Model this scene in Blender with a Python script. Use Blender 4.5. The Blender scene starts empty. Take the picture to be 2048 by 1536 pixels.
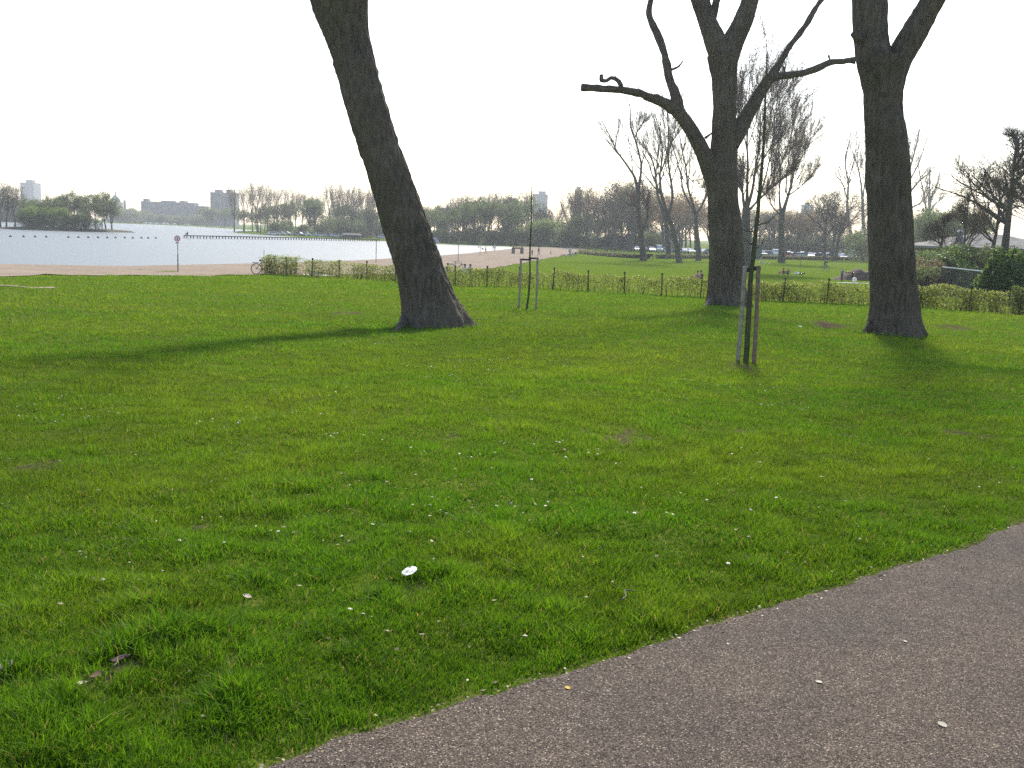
import bpy, math, random
import numpy as np
from mathutils import Vector, Matrix
from math import radians as R, pi, sin, cos, tan

S = bpy.context.scene
COL = S.collection
rng = np.random.default_rng(7)
rnd = random.Random(5)

# ------------------------------------------------------------------ camera
F = 2050.0                                  # focal length in photo pixels (2048 wide)
PITCH, ROLL = R(8.46), R(2.0)
CAM = np.array([0.0, 0.0, 1.65])
_f = np.array([0, cos(PITCH), -sin(PITCH)])
_r0 = np.array([1.0, 0, 0]); _u0 = np.array([0, sin(PITCH), cos(PITCH)])
_r = cos(ROLL) * _r0 + sin(ROLL) * _u0
_u = -sin(ROLL) * _r0 + cos(ROLL) * _u0
cd = bpy.data.cameras.new('camera'); cam = bpy.data.objects.new('camera', cd); COL.objects.link(cam)
cd.sensor_width = 36; cd.lens = 36 * F / 2048; cd.clip_end = 6000; cd.clip_start = 0.05
cam.matrix_world = Matrix(((_r[0], _u[0], -_f[0], CAM[0]), (_r[1], _u[1], -_f[1], CAM[1]), (_r[2], _u[2], -_f[2], CAM[2]), (0, 0, 0, 1)))
S.camera = cam

# ------------------------------------------------------------------ sky, sun, exposure
SUN_EL, SUN_AZ = R(40), R(10)               # azimuth to the right of straight ahead (+Y)
W = bpy.data.worlds.new('World'); S.world = W; W.use_nodes = True
wt = W.node_tree; wt.nodes.clear()
sky = wt.nodes.new('ShaderNodeTexSky'); sky.sky_type = 'NISHITA'; sky.sun_disc = False
sky.sun_elevation = SUN_EL; sky.sun_rotation = SUN_AZ; sky.dust_density = 1.3; sky.air_density = 1.0; sky.ozone_density = 1.0
bg = wt.nodes.new('ShaderNodeBackground'); bg.inputs[1].default_value = 0.15
wo = wt.nodes.new('ShaderNodeOutputWorld')
wt.links.new(sky.outputs[0], bg.inputs[0]); wt.links.new(bg.outputs[0], wo.inputs[0])
sl = bpy.data.lights.new('sun', 'SUN'); sl.energy = 3.3; sl.angle = R(6.5); sl.color = (1.0, 0.95, 0.86)
sun = bpy.data.objects.new('sun', sl); COL.objects.link(sun)
sv = Vector((sin(SUN_AZ) * cos(SUN_EL), cos(SUN_AZ) * cos(SUN_EL), sin(SUN_EL)))
sun.rotation_mode = 'QUATERNION'; sun.rotation_quaternion = sv.to_track_quat('Z', 'Y'); sun.location = (0, 0, 60)
S.view_settings.view_transform = 'Standard'; S.view_settings.look = 'None'
S.view_settings.exposure = 0.80; S.view_settings.gamma = 1.0; S.view_settings.use_curve_mapping = False
S.cycles.use_denoising = False
S.cycles.max_bounces = 8; S.cycles.diffuse_bounces = 3; S.cycles.transmission_bounces = 4; S.cycles.volume_bounces = 0
S.cycles.volume_max_steps = 64
S.render.film_transparent = False

# ------------------------------------------------------------------ small maths
def ray(px, py):
    return _f + _r * ((px - 1024) / F) + _u * ((768 - py) / F)
def at(px, py, Y):
    d = ray(px, py); return CAM + d * (Y / d[1])
def on_z(px, py, z):
    d = ray(px, py); return CAM + d * ((z - CAM[2]) / d[2])
def ppm(Y):                                  # photo pixels per metre at depth Y
    return F / Y
def _h(ix, iy, iz, seed):
    h = (ix.astype(np.int64) * 374761393 + iy.astype(np.int64) * 668265263 + iz.astype(np.int64) * 2147483647 + seed * 974634777) & 0xFFFFFFFF
    h = ((h ^ (h >> 13)) * 1274126177) & 0xFFFFFFFF
    h = ((h ^ (h >> 16)) * 2246822519) & 0xFFFFFFFF
    return ((h ^ (h >> 15)) & 0xFFFFFF) / float(0xFFFFFF)
def noise(x, y, z=None, seed=0):
    x = np.asarray(x, float); y = np.asarray(y, float); z = np.zeros_like(x) if z is None else np.asarray(z, float)
    ix, iy, iz = np.floor(x), np.floor(y), np.floor(z)
    fx, fy, fz = x - ix, y - iy, z - iz
    fx, fy, fz = [t * t * (3 - 2 * t) for t in (fx, fy, fz)]
    o = 0
    for a in (0, 1):
        for b in (0, 1):
            for c in (0, 1):
                o = o + _h(ix + a, iy + b, iz + c, seed) * (fx if a else 1 - fx) * (fy if b else 1 - fy) * (fz if c else 1 - fz)
    return o
def sstep(a, b, x):
    t = np.clip((x - a) / (b - a), 0, 1); return t * t * (3 - 2 * t)

# ------------------------------------------------------------------ terrain function
WATER = -2.75
PY = np.array([-60, 0, 2.5, 8, 14, 20, 28, 36, 46, 58, 70, 80, 90, 120, 160, 240, 4000])
PZ = np.array([0.05, 0, -0.03, -.26, -.50, -.70, -.87, -1.0, -1.2, -1.47, -1.75, -1.98, -2.15, -2.42, -2.55, -2.6, -2.6])
_sy = np.linspace(-60, 260, 3201); _sz = np.interp(_sy, PY, PZ)
_k = np.hanning(61); _k /= _k.sum(); _sz = np.convolve(np.pad(_sz, 30, mode='edge'), _k, 'valid')
def profile(y): return np.interp(y, _sy, _sz)
near_px = [(0, 534), (110, 534), (200, 533.2), (300, 531), (400, 529), (520, 526.5), (620, 523.5), (700, 521), (760, 518), (830, 514), (885, 510.5), (940, 506), (965, 503), (1000, 500), (1022, 497.5), (1030, 495)]
far_px = [(1018, 493.4), (960, 491.6), (865, 488), (775, 482.5), (700, 480), (600, 475), (520, 469.5), (462, 465.7), (470, 462.5), (520, 461), (425, 455.5), (400, 453.8), (300, 449), (225, 446.5), (120, 443)]
LAKE = np.array([(-900, 20), (-300, 55), (-110, 74)] + [tuple(on_z(a, b, WATER)[:2]) for a, b in near_px + far_px] + [(-900, 900)])
def poly_sd(x, y, P):                        # signed distance, negative inside
    x = np.asarray(x, float); y = np.asarray(y, float)
    if x.size < 400:
        P = np.asarray(P); Pn = np.roll(P, -1, 0); e = Pn - P; X, Y_ = x.reshape(-1, 1), y.reshape(-1, 1)
        t = np.clip(((X - P[:, 0]) * e[:, 0] + (Y_ - P[:, 1]) * e[:, 1]) / ((e ** 2).sum(1) + 1e-12), 0, 1)
        d = np.sqrt(((X - P[:, 0] - t * e[:, 0]) ** 2 + (Y_ - P[:, 1] - t * e[:, 1]) ** 2).min(1))
        ey = np.where(e[:, 1] == 0, 1e-12, e[:, 1]); c = ((P[:, 1] > Y_) != (Pn[:, 1] > Y_)) & (X < e[:, 0] * (Y_ - P[:, 1]) / ey + P[:, 0])
        return np.where(c.sum(1) % 2 == 1, -d, d).reshape(x.shape)
    d = np.full(x.shape, 1e18); ins = np.zeros(x.shape, bool)
    for i in range(len(P)):
        ax, ay = P[i]; bx, by = P[(i + 1) % len(P)]
        ex, ey = bx - ax, by - ay
        t = np.clip(((x - ax) * ex + (y - ay) * ey) / (ex * ex + ey * ey + 1e-12), 0, 1)
        d = np.minimum(d, (x - ax - t * ex) ** 2 + (y - ay - t * ey) ** 2)
        c = ((ay > y) != (by > y))
        if c.any():
            c &= x < (bx - ax) * (y - ay) / (by - ay if by != ay else 1e-12) + ax
        ins ^= c
    d = np.sqrt(d); return np.where(ins, -d, d)
EX = EY = None
def base_z(x, y):
    x = np.asarray(x, float); y = np.asarray(y, float)
    p = profile(y); q = (y > 62) | (x < -95); sd = np.full(x.shape, 999.0)
    if q.any(): sd[q] = poly_sd(x[q], y[q], LAKE)
    s = WATER - 0.02 + np.where(sd > 0, 0.055 * sd, 0.09 * sd)
    s = np.maximum(s, -5.5)
    k = 0.12; h = np.clip(0.5 + 0.5 * (s - p) / k, 0, 1)
    return s * (1 - h) + p * h - k * h * (1 - h)
def hit_base(px, py):
    d = ray(px, py); lo, hi = 0.5, 3.0
    f = lambda t: (CAM + d * t)[2] - float(base_z(np.array([(CAM + d * t)[0]]), np.array([(CAM + d * t)[1]]))[0])
    while f(hi) > 0 and hi < 3000: lo, hi = hi, hi * 1.12
    for _ in range(40):
        m = (lo + hi) / 2
        if f(m) > 0: lo = m
        else: hi = m
    return CAM + d * hi
edge_px = [(560, 1536), (700, 1474), (856, 1430), (1012, 1387), (1149, 1348), (1286, 1305), (1364, 1272), (1450, 1247), (1539, 1221), (1679, 1178), (1819, 1131), (1923, 1101), (1976, 1077), (2048, 1049)]
E = np.array([hit_base(a, b)[:2] for a, b in edge_px])
E = np.vstack([E[0] + (E[0] - E[2]) * np.array([[30], [10]]) / np.linalg.norm(E[0] - E[2]), E, E[-1] + (E[-1] - E[-4]) / np.linalg.norm(E[-1] - E[-4]) * np.array([[4], [14], [40]])])
EX, EY = E[:, 0], E[:, 1]
def edge_y(x):
    x = np.asarray(x, float)
    return np.interp(x, EX, EY) + 0.035 * (noise(x * 3.1, x * 0, seed=3) - .5) + 0.055 * (noise(x * 13, x * 0, seed=4) - .5) + .03 * (noise(x * 37, x * 0, seed=6) - .5)
def lawn_in(x, y):                            # metres into the lawn from the path's edge, across the path
    return (y - edge_y(x)) * 0.8
dirt_px = [(75, 925, .30), (350, 1062, .16), (400, 1056, .13), (910, 880, .28), (1240, 878, .55), (1700, 868, .4), (1910, 862, .5), (235, 1362, .16), (180, 1395, .15), (1900, 655, 1.2), (1650, 650, 1.6), (1495, 730, .8), (1150, 752, .5), (510, 1215, .12), (470, 1338, .12), (840, 1195, .10), (560, 1405, .06), (20, 1385, .10), (690, 625, 1.0), (1480, 870, .35), (1265, 1215, .06), (1740, 942, .25), (100, 1440, .07)]
DIRT = [(hit_base(a, b)[0], hit_base(a, b)[1], r * .6) for a, b, r in dirt_px]
TREE_PX = {'t1': (864, 652), 't2': (1455, 612), 't3': (1787, 670)}
TB = {k: hit_base(*v) for k, v in TREE_PX.items()}
TR = {'t1': .95, 't2': .85, 't3': .85}
def soil(x, y):
    o = np.zeros_like(np.asarray(x, float))
    for (cx, cy, r) in DIRT:
        d0 = np.hypot((x - cx), (y - cy) * 0.6) / r; q = d0 < 1.6
        if not q.any(): continue
        d = d0[q] + 1.3 * (noise(x[q] * 4 / max(r, .12), y[q] * 4 / max(r, .12), seed=9) - .5)
        o[q] = np.maximum(o[q], 1 - sstep(.25, .95, d))
    for k in TB:
        d0 = np.hypot(x - TB[k][0], y - TB[k][1]); q = d0 < 2.5
        if q.any(): o[q] = np.maximum(o[q], .8 * (1 - sstep(TR[k], TR[k] + .22, d0[q] + .5 * (noise(x[q] * 4, y[q] * 4, seed=12) - .5))))
    li = (y - np.interp(x, EX, EY)) * .8; o = np.maximum(o, .8 * (1 - sstep(.0, .10, np.abs(li + .02 + .1 * (noise(x * 6, y * 6, seed=46) - .5)))))
    return o
def ground(x, y):
    x = np.asarray(x, float); y = np.asarray(y, float)
    z = base_z(x, y)
    m = sstep(0.02, .5, lawn_in(x, y)) * (1 - sstep(60, 90, y)) * (y > 0)
    b = .085 * (noise(x * .8, y * .8, seed=1) - .5) + .045 * (noise(x * 2.6, y * 2.6, seed=2) - .5) + .17 * (noise(x * .22, y * .22, seed=5) - .5)
    return z + b * m
def gz(x, y): return float(ground(np.array([x]), np.array([y]))[0])
def hit(px, py):                              # pixel -> point on the ground
    p = hit_base(px, py); p[2] = gz(p[0], p[1]); return p

# ------------------------------------------------------------------ materials
MATS = {}
def mat(name, color=(.5, .5, .5), rough=.7, metal=0.0, spec=.4, **kw):
    if name in MATS: return MATS[name]
    m = bpy.data.materials.new(name); m.use_nodes = True; MATS[name] = m
    nt = m.node_tree; p = nt.nodes['Principled BSDF']
    p.inputs['Base Color'].default_value = (*color, 1); p.inputs['Roughness'].default_value = rough
    p.inputs['Metallic'].default_value = metal; p.inputs['Specular IOR Level'].default_value = spec
    var = kw.get('var', 0)
    if var:                                   # colour variation by noise
        tc = nt.nodes.new('ShaderNodeTexCoord'); n = nt.nodes.new('ShaderNodeTexNoise'); n.inputs['Scale'].default_value = kw.get('scale', 6); n.inputs['Detail'].default_value = 5
        nt.links.new(tc.outputs['Object'], n.inputs['Vector'])
        cr = nt.nodes.new('ShaderNodeValToRGB'); cr.color_ramp.elements[0].position = .3; cr.color_ramp.elements[1].position = .72
        cr.color_ramp.elements[0].color = (*[c * (1 - var) for c in color], 1); cr.color_ramp.elements[1].color = (*[min(1, c * (1 + var)) for c in color], 1)
        nt.links.new(n.outputs[0], cr.inputs[0]); nt.links.new(cr.outputs[0], p.inputs['Base Color'])
        if kw.get('bump'):
            b = nt.nodes.new('ShaderNodeBump'); b.inputs['Strength'].default_value = kw['bump']; b.inputs['Distance'].default_value = .02
            nt.links.new(n.outputs[0], b.inputs['Height']); nt.links.new(b.outputs[0], p.inputs['Normal'])
    return m
class NT:
    def __init__(s, m): s.t = m.node_tree; s.p = s.t.nodes.get('Principled BSDF'); s.o = s.t.nodes.get('Material Output')
    def n(s, kind, **kw):
        x = s.t.nodes.new(kind)
        for k, v in kw.items():
            if k.startswith('i_'): x.inputs[int(k[2:])].default_value = v
            elif k in x.inputs.keys() if hasattr(x.inputs, 'keys') else False: x.inputs[k].default_value = v
            else: setattr(x, k, v)
        return x
    def l(s, a, b): s.t.links.new(a, b)
    def ramp(s, src, stops):
        c = s.n('ShaderNodeValToRGB'); e = c.color_ramp.elements
        while len(e) < len(stops): e.new(.5)
        for k, (p, col) in enumerate(stops): e[k].position = p; e[k].color = (*col, 1)
        s.l(src, c.inputs[0]); return c.outputs[0]
    def noise(s, scale, detail=5, vec=None, rough=.55):
        x = s.n('ShaderNodeTexNoise'); x.inputs['Scale'].default_value = scale; x.inputs['Detail'].default_value = detail; x.inputs['Roughness'].default_value = rough
        if vec is not None: s.l(vec, x.inputs['Vector'])
        return x.outputs[0]
    def mix(s, f, a, b, mode='MIX'):
        x = s.n('ShaderNodeMix', data_type='RGBA', blend_type=mode)
        for k, v in ((0, f), (6, a), (7, b)):
            if hasattr(v, 'links') or hasattr(v, 'is_linked'): s.l(v, x.inputs[k])
            else: x.inputs[k].default_value = v if k == 0 else (*v, 1)
        return x.outputs[2]
    def bump(s, h, strength, dist):
        b = s.n('ShaderNodeBump'); b.inputs['Strength'].default_value = strength; b.inputs['Distance'].default_value = dist
        s.l(h, b.inputs['Height']); s.l(b.outputs[0], s.p.inputs['Normal'])
def leafy(name, color, trans, attr=False, rough=.5, mixf=.5, gloss=.25):
    m = bpy.data.materials.new(name); m.use_nodes = True; MATS[name] = m
    g = NT(m); g.p.inputs['Base Color'].default_value = (*color, 1); g.p.inputs['Roughness'].default_value = rough; g.p.inputs['Specular IOR Level'].default_value = gloss
    tr = g.n('ShaderNodeBsdfTranslucent'); tr.inputs[0].default_value = (*trans, 1)
    if attr:
        a = g.n('ShaderNodeAttribute', attribute_name='col'); g.l(a.outputs['Color'], g.p.inputs['Base Color'])
        t = g.mix(1.0, a.outputs['Color'], trans, 'MULTIPLY'); g.l(t, tr.inputs[0])
    else:
        oi = g.n('ShaderNodeNewGeometry')
        c = g.mix(oi.outputs['Random Per Island'], tuple(x * .6 for x in color), tuple(x * 1.35 for x in color)); g.l(c, g.p.inputs['Base Color'])
        c2 = g.mix(oi.outputs['Random Per Island'], tuple(x * .6 for x in trans), tuple(min(1, x * 1.35) for x in trans)); g.l(c2, tr.inputs[0])
    mx = g.n('ShaderNodeMixShader'); mx.inputs[0].default_value = mixf
    g.l(g.p.outputs[0], mx.inputs[1]); g.l(tr.outputs[0], mx.inputs[2]); g.l(mx.outputs[0], g.o.inputs[0])
    return m
def make_lawn_mat():
    m = mat('lawn_ground', rough=.9, spec=0); g = NT(m)
    tc = g.n('ShaderNodeTexCoord').outputs['Object']
    n1 = g.noise(.25, 6, tc); n2 = g.noise(2.2, 6, tc); n3 = g.noise(30, 4, tc)
    c = g.ramp(n1, [(.32, (.080, .140, .006)), (.5, (.110, .172, .009)), (.68, (.150, .200, .014))])
    c = g.mix(.55, c, g.ramp(n2, [(.3, (.070, .130, .006)), (.7, (.145, .195, .014))]))
    c = g.mix(.35, c, g.ramp(n3, [(.3, (.05, .09, .006)), (.7, (.14, .19, .018))]))
    a = g.n('ShaderNodeAttribute', attribute_name='soil').outputs['Fac']
    brown = g.ramp(n3, [(.25, (.035, .026, .018)), (.7, (.135, .10, .068))])
    c = g.mix(a, c, brown)
    g.l(c, g.p.inputs['Base Color']); g.bump(g.noise(14, 8, tc), .9, .05)
    return m
def make_path_mat():
    m = mat('path_asphalt', rough=.9, spec=.12); g = NT(m)
    tc = g.n('ShaderNodeTexCoord').outputs['Object']
    v = g.n('ShaderNodeTexVoronoi', feature='F1'); v.inputs['Scale'].default_value = 190; g.l(tc, v.inputs['Vector'])
    sep = g.n('ShaderNodeSeparateColor'); g.l(v.outputs['Color'], sep.inputs[0])
    st = g.ramp(sep.outputs[0], [(0, (.052, .043, .036)), (.45, (.124, .099, .080)), (.8, (.190, .152, .122)), (.95, (.27, .222, .17)), (1, (.55, .47, .36))])
    gap = g.ramp(v.outputs['Distance'], [(.30, (1, 1, 1)), (.75, (.25, .24, .25))])
    c = g.mix(1.0, st, gap, 'MULTIPLY')
    big = g.ramp(g.noise(1.1, 6, tc), [(.3, (.92, .90, .88)), (.7, (1.30, 1.21, 1.10))])
    c = g.mix(1.0, c, big, 'MULTIPLY')
    n = g.noise(9, 8, tc); c = g.mix(1.0, c, g.ramp(n, [(.3, (.85, .85, .85)), (.7, (1.12, 1.12, 1.12))]), 'MULTIPLY')
    g.l(c, g.p.inputs['Base Color']); g.bump(v.outputs['Distance'], .6, -.004)
    return m
def make_sand_mat():
    m = mat('beach_sand', rough=.95, spec=0); g = NT(m)
    tc = g.n('ShaderNodeTexCoord').outputs['Object']
    c = g.ramp(g.noise(.3, 7, tc), [(.3, (.26, .205, .15)), (.7, (.38, .305, .235))])
    c = g.mix(.4, c, g.ramp(g.noise(3, 5, tc), [(.3, (.19, .145, .105)), (.7, (.42, .34, .27))]))
    g.l(c, g.p.inputs['Base Color']); g.bump(g.noise(2.2, 6, tc), 1.0, .12); return m
def make_water_mat():
    m = mat('lake_water', (.13, .145, .14), .46, spec=.5); g = NT(m); g.p.inputs['IOR'].default_value = 1.38
    tc = g.n('ShaderNodeTexCoord').outputs['Object']
    mp = g.n('ShaderNodeMapping'); mp.inputs['Scale'].default_value = (.5, 1.2, 1); g.l(tc, mp.inputs['Vector'])
    g.bump(g.noise(1.6, 5, mp.outputs[0]), .15, .10); return m
def make_bark(name, c0, c1, moss, vs=1.0, strength=.9):
    m = mat(name, rough=.95, spec=.15); g = NT(m)
    tc = g.n('ShaderNodeTexCoord').outputs['Object']
    mp = g.n('ShaderNodeMapping'); mp.inputs['Scale'].default_value = (1, 1, .24); g.l(tc, mp.inputs['Vector'])
    n = g.noise(11 * vs, 10, mp.outputs[0], .72)
    c = g.ramp(n, [(.30, c0), (.70, c1)])
    c = g.mix(g.ramp(g.noise(1.1, 5, tc), [(.42, (0, 0, 0)), (.72, (.75, .75, .75))]), c, moss)
    c = g.mix(1.0, c, g.ramp(g.noise(.7, 4, tc), [(.3, (.75, .75, .75)), (.7, (1.2, 1.2, 1.2))]), 'MULTIPLY')
    g.l(c, g.p.inputs['Base Color'])
    v = g.n('ShaderNodeTexVoronoi', feature='DISTANCE_TO_EDGE'); v.inputs['Scale'].default_value = 11 * vs; g.l(mp.outputs[0], v.inputs['Vector'])
    h = g.n('ShaderNodeMath', operation='ADD'); g.l(n, h.inputs[0]); g.l(v.outputs['Distance'], h.inputs[1])
    g.bump(h.outputs[0], strength, .05); return m
M_LAWN, M_PATH, M_SAND, M_WATER = make_lawn_mat(), make_path_mat(), make_sand_mat(), make_water_mat()
M_BARK = make_bark('poplar_bark', (.028, .022, .017), (.215, .165, .122), (.10, .082, .052))
M_BARK2 = make_bark('far_bark', (.06, .052, .045), (.14, .12, .10), (.09, .095, .05), .6)
M_TWIG = mat('twig_brown', (.10, .07, .05), .9, var=.3, scale=.5)
M_TWIG_PALE = mat('twig_pale', (.17, .125, .10), .9, var=.3, scale=.4)
M_GRASS = leafy('grass_blade', (.08, .16, .02), (1.4, 1.35, .6), attr=True, mixf=.5, gloss=.12, rough=.55)
M_LEAF = leafy('leaf_fresh_green', (.095, .16, .028), (.20, .29, .05))
M_LEAF_Y = leafy('leaf_catkin_brown', (.17, .115, .045), (.26, .17, .06))
M_LEAF_D = leafy('leaf_dark_green', (.045, .085, .022), (.09, .16, .025), rough=.5, mixf=.35, gloss=.3)
M_LEAF_H = leafy('hedge_leaf', (.17, .22, .04), (.36, .41, .07))
M_LEAF_HD = leafy('hedge_leaf_deep', (.07, .115, .02), (.15, .21, .03))
M_LEAF_S = leafy('hedge_dry_leaf', (.20, .15, .085), (.26, .19, .09))
M_LEAF_G = leafy('leaf_grey_green', (.085, .12, .035), (.15, .20, .06))
M_STEEL = mat('galvanised_steel', (.42, .43, .45), .4, .7)
M_DARK = mat('dark_paint', (.018, .018, .018), .5)
M_WOOD = mat('stake_wood', (.33, .265, .20), .9, var=.35, scale=14, bump=.5)
M_WOOD2 = mat('stake_wood_red', (.24, .15, .11), .9, var=.35, scale=14, bump=.5)
M_RUBBER = mat('rubber_tie', (.012, .012, .012), .6)
M_WHITE = leafy('white_paper', (.88, .88, .86), (.92, .91, .87), mixf=.72)

# ------------------------------------------------------------------ mesh helpers
def new_mesh(name, V, faces, material=None, smooth=False, fi=None, mats=None):
    """faces: (n,3) or (n,4) int array, or list of lists"""
    me = bpy.data.meshes.new(name); V = np.asarray(V, np.float32)
    if isinstance(faces, np.ndarray):
        n, k = faces.shape
        me.vertices.add(len(V)); me.vertices.foreach_set('co', V.ravel())
        me.loops.add(n * k); me.loops.foreach_set('vertex_index', faces.astype(np.int32).ravel())
        me.polygons.add(n); me.polygons.foreach_set('loop_start', np.arange(0, n * k, k, dtype=np.int32))
        try: me.polygons.foreach_set('loop_total', np.full(n, k, np.int32))
        except Exception: pass
        me.update(calc_edges=True)
    else:
        me.from_pydata([tuple(v) for v in V], [], faces); me.update()
    for mm in (mats or ([material] if material else [])): me.materials.append(mm)
    if fi is not None: me.polygons.foreach_set('material_index', np.asarray(fi, np.int32))
    if smooth: me.polygons.foreach_set('use_smooth', np.ones(len(me.polygons), bool))
    return me
def link(name, me, parent=None, loc=None, rotz=None):
    o = bpy.data.objects.new(name, me); COL.objects.link(o)
    if parent: o.parent = parent
    if loc is not None: o.location = tuple(float(a) for a in loc)
    if rotz is not None: o.rotation_euler = (0, 0, rotz)
    return o
def tag(o, label=None, cat=None, group=None, kind=None):
    if label: o['label'] = label
    if cat: o['category'] = cat
    if group: o['group'] = group
    if kind: o['kind'] = kind
    return o
def thing(name, label, cat, loc=(0, 0, 0), rotz=0, group=None):
    return tag(link(name, None, None, loc, rotz), label, cat, group)
def copy_tree(o, parent=None, override=None):
    c = o.copy(); COL.objects.link(c); c.parent = parent
    for ch in o.children: copy_tree(ch, c)
    return c
class MB:
    def __init__(s): s.V = []; s.Fc = []; s.I = []; s.n = 0
    def add(s, V, Fs, mi=0):
        V = np.asarray(V, float)
        s.V.append(V); s.Fc += [[i + s.n for i in f] for f in Fs]; s.I += [mi] * len(Fs); s.n += len(V); return s
    def box(s, c, d, rz=0, mi=0, taper=1.0):
        x, y, z = [t / 2 for t in d]
        V = np.array([(sx * x * (taper if sz > 0 else 1), sy * y * (taper if sz > 0 else 1), sz * z) for sz in (-1, 1) for sy in (-1, 1) for sx in (-1, 1)])
        if rz: V[:, :2] = V[:, :2] @ np.array([[cos(rz), sin(rz)], [-sin(rz), cos(rz)]])
        return s.add(V + np.array(c), [(0, 2, 3, 1), (4, 5, 7, 6), (0, 1, 5, 4), (2, 6, 7, 3), (0, 4, 6, 2), (1, 3, 7, 5)], mi)
    def tube(s, pts, rad, k=8, cap=True, mi=0):
        V, Fs = tube_geo(pts, rad, k, cap); return s.add(V, Fs, mi)
    def mesh(s, name, mats, smooth=False):
        if not isinstance(mats, (list, tuple)): mats = [mats]
        return new_mesh(name, np.vstack(s.V), s.Fc, smooth=smooth, fi=s.I, mats=mats)
def frames(P):
    P = np.asarray(P, float); T = np.gradient(P, axis=0); T /= np.linalg.norm(T, axis=1)[:, None] + 1e-12
    a = np.array([1.0, 0, 0]) if abs(T[0][0]) < .8 else np.array([0, 1.0, 0])
    N = np.zeros_like(P); n = a - T[0] * (a @ T[0]); n /= np.linalg.norm(n); N[0] = n
    for i in range(1, len(P)):
        n = N[i - 1] - T[i] * (N[i - 1] @ T[i]); N[i] = n / (np.linalg.norm(n) + 1e-12)
    return T, N, np.cross(T, N)
def tube_geo(P, rad, k=8, cap=True):
    P = np.asarray(P, float); n = len(P); rad = np.broadcast_to(np.asarray(rad, float), (n,))
    T, N, B = frames(P); a = np.arange(k) * 2 * pi / k
    V = (P[:, None] + rad[:, None, None] * (np.cos(a)[None, :, None] * N[:, None] + np.sin(a)[None, :, None] * B[:, None])).reshape(-1, 3)
    Fs = [(i * k + j, i * k + (j + 1) % k, (i + 1) * k + (j + 1) % k, (i + 1) * k + j) for i in range(n - 1) for j in range(k)]
    if cap: Fs += [tuple(range(k))[::-1], tuple((n - 1) * k + j for j in range(k))]
    return V, Fs
def resample(P, r, n):
    P = np.asarray(P, float); r = np.asarray(r, float); m = len(P)
    t = np.concatenate([[0], np.cumsum(np.linalg.norm(np.diff(P, axis=0), axis=1))])
    X = np.column_stack([P, r]); D = np.gradient(X, t, axis=0) if m > 2 else np.repeat((X[1:] - X[:1]) / t[1], 2, 0)
    s = np.linspace(0, t[-1], n); i = np.clip(np.searchsorted(t, s, 'right') - 1, 0, m - 2)
    h = t[i + 1] - t[i]; u = ((s - t[i]) / h)[:, None]; h = h[:, None]
    o = (2 * u**3 - 3 * u**2 + 1) * X[i] + (u**3 - 2 * u**2 + u) * h * D[i] + (-2 * u**3 + 3 * u**2) * X[i + 1] + (u**3 - u**2) * h * D[i + 1]
    return o[:, :3], np.maximum(o[:, 3], .002)
def join_geo(parts):
    V = []; Fs = []; n = 0
    for v, f in parts: V.append(v); Fs += [tuple(i + n for i in q) for q in f]; n += len(v)
    return np.vstack(V), Fs
def spikes(P0, P1, r, k=3):                    # many thin tapered twigs at once
    P0, P1 = np.asarray(P0, float), np.asarray(P1, float); n = len(P0); r = np.broadcast_to(np.asarray(r, float), (n,))
    T = P1 - P0; T /= np.linalg.norm(T, axis=1)[:, None] + 1e-9
    a = np.where(np.abs(T[:, :1]) < .8, np.array([[1.0, 0, 0]]), np.array([[0, 1.0, 0]]))
    N = np.cross(T, a); N /= np.linalg.norm(N, axis=1)[:, None]; B = np.cross(T, N)
    V = np.empty((n, k + 1, 3))
    for j in range(k): V[:, j] = P0 + r[:, None] * (cos(2 * pi * j / k) * N + sin(2 * pi * j / k) * B)
    V[:, k] = P1
    b = np.arange(n)[:, None] * (k + 1)
    Fs = np.concatenate([np.concatenate([b + j, b + (j + 1) % k, b + k], 1) for j in range(k)])
    return V.reshape(-1, 3), Fs
def leaf_quads(C, size, g, flat=.0):            # little two-triangle leaves, random attitude
    n = len(C); size = np.broadcast_to(size, (n,))
    a = g.normal(size=(n, 3)); a /= np.linalg.norm(a, axis=1)[:, None]
    b = g.normal(size=(n, 3)); b -= a * (a * b).sum(1)[:, None]; b /= np.linalg.norm(b, axis=1)[:, None]
    s = size[:, None]
    V = np.stack([C - a * s * .5, C + b * s * .32, C + a * s * .5, C - b * s * .32], 1).reshape(-1, 3)
    return V, np.arange(n * 4).reshape(n, 4)

# ------------------------------------------------------------------ the setting: ground, lake, beach, path
def spread_axis(a, lo, hi, fine, k, mid=0.0):
    out = [mid]; x = mid
    while x < hi: x += max(fine, k * abs(x - mid) if a is None else k * max(0, abs(x - mid) - a)); out.append(x)
    x = mid; neg = []
    while x > lo: x -= max(fine, k * abs(x - mid) if a is None else k * max(0, abs(x - mid) - a)); neg.append(x)
    return np.array(neg[::-1] + out)
def THATCH(x, y):                              # brown thatch and soil under the mown turf this side of the hedge
    return .30 * (1 - sstep(30, 55, y)) * (.75 + .5 * (noise(x * 1.5, y * 1.5, seed=17) - .5))
gx = spread_axis(None, -1800, 1800, .11, .031)
gy = spread_axis(None, -60, 1900, .11, .031, 2.5)
XX, YY = np.meshgrid(gx, gy); ZZ = ground(XX, YY)
nx, ny = len(gx), len(gy)
idx = np.arange(nx * ny).reshape(ny, nx)
Q = np.stack([idx[:-1, :-1], idx[:-1, 1:], idx[1:, 1:], idx[1:, :-1]], -1).reshape(-1, 4)
me = new_mesh('ground', np.stack([XX, YY, ZZ], -1).reshape(-1, 3), Q, M_LAWN, True)
at_ = me.attributes.new('soil', 'FLOAT', 'POINT'); at_.data.foreach_set('value', np.maximum(soil(XX, YY), THATCH(XX, YY)).astype(np.float32).ravel())
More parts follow.
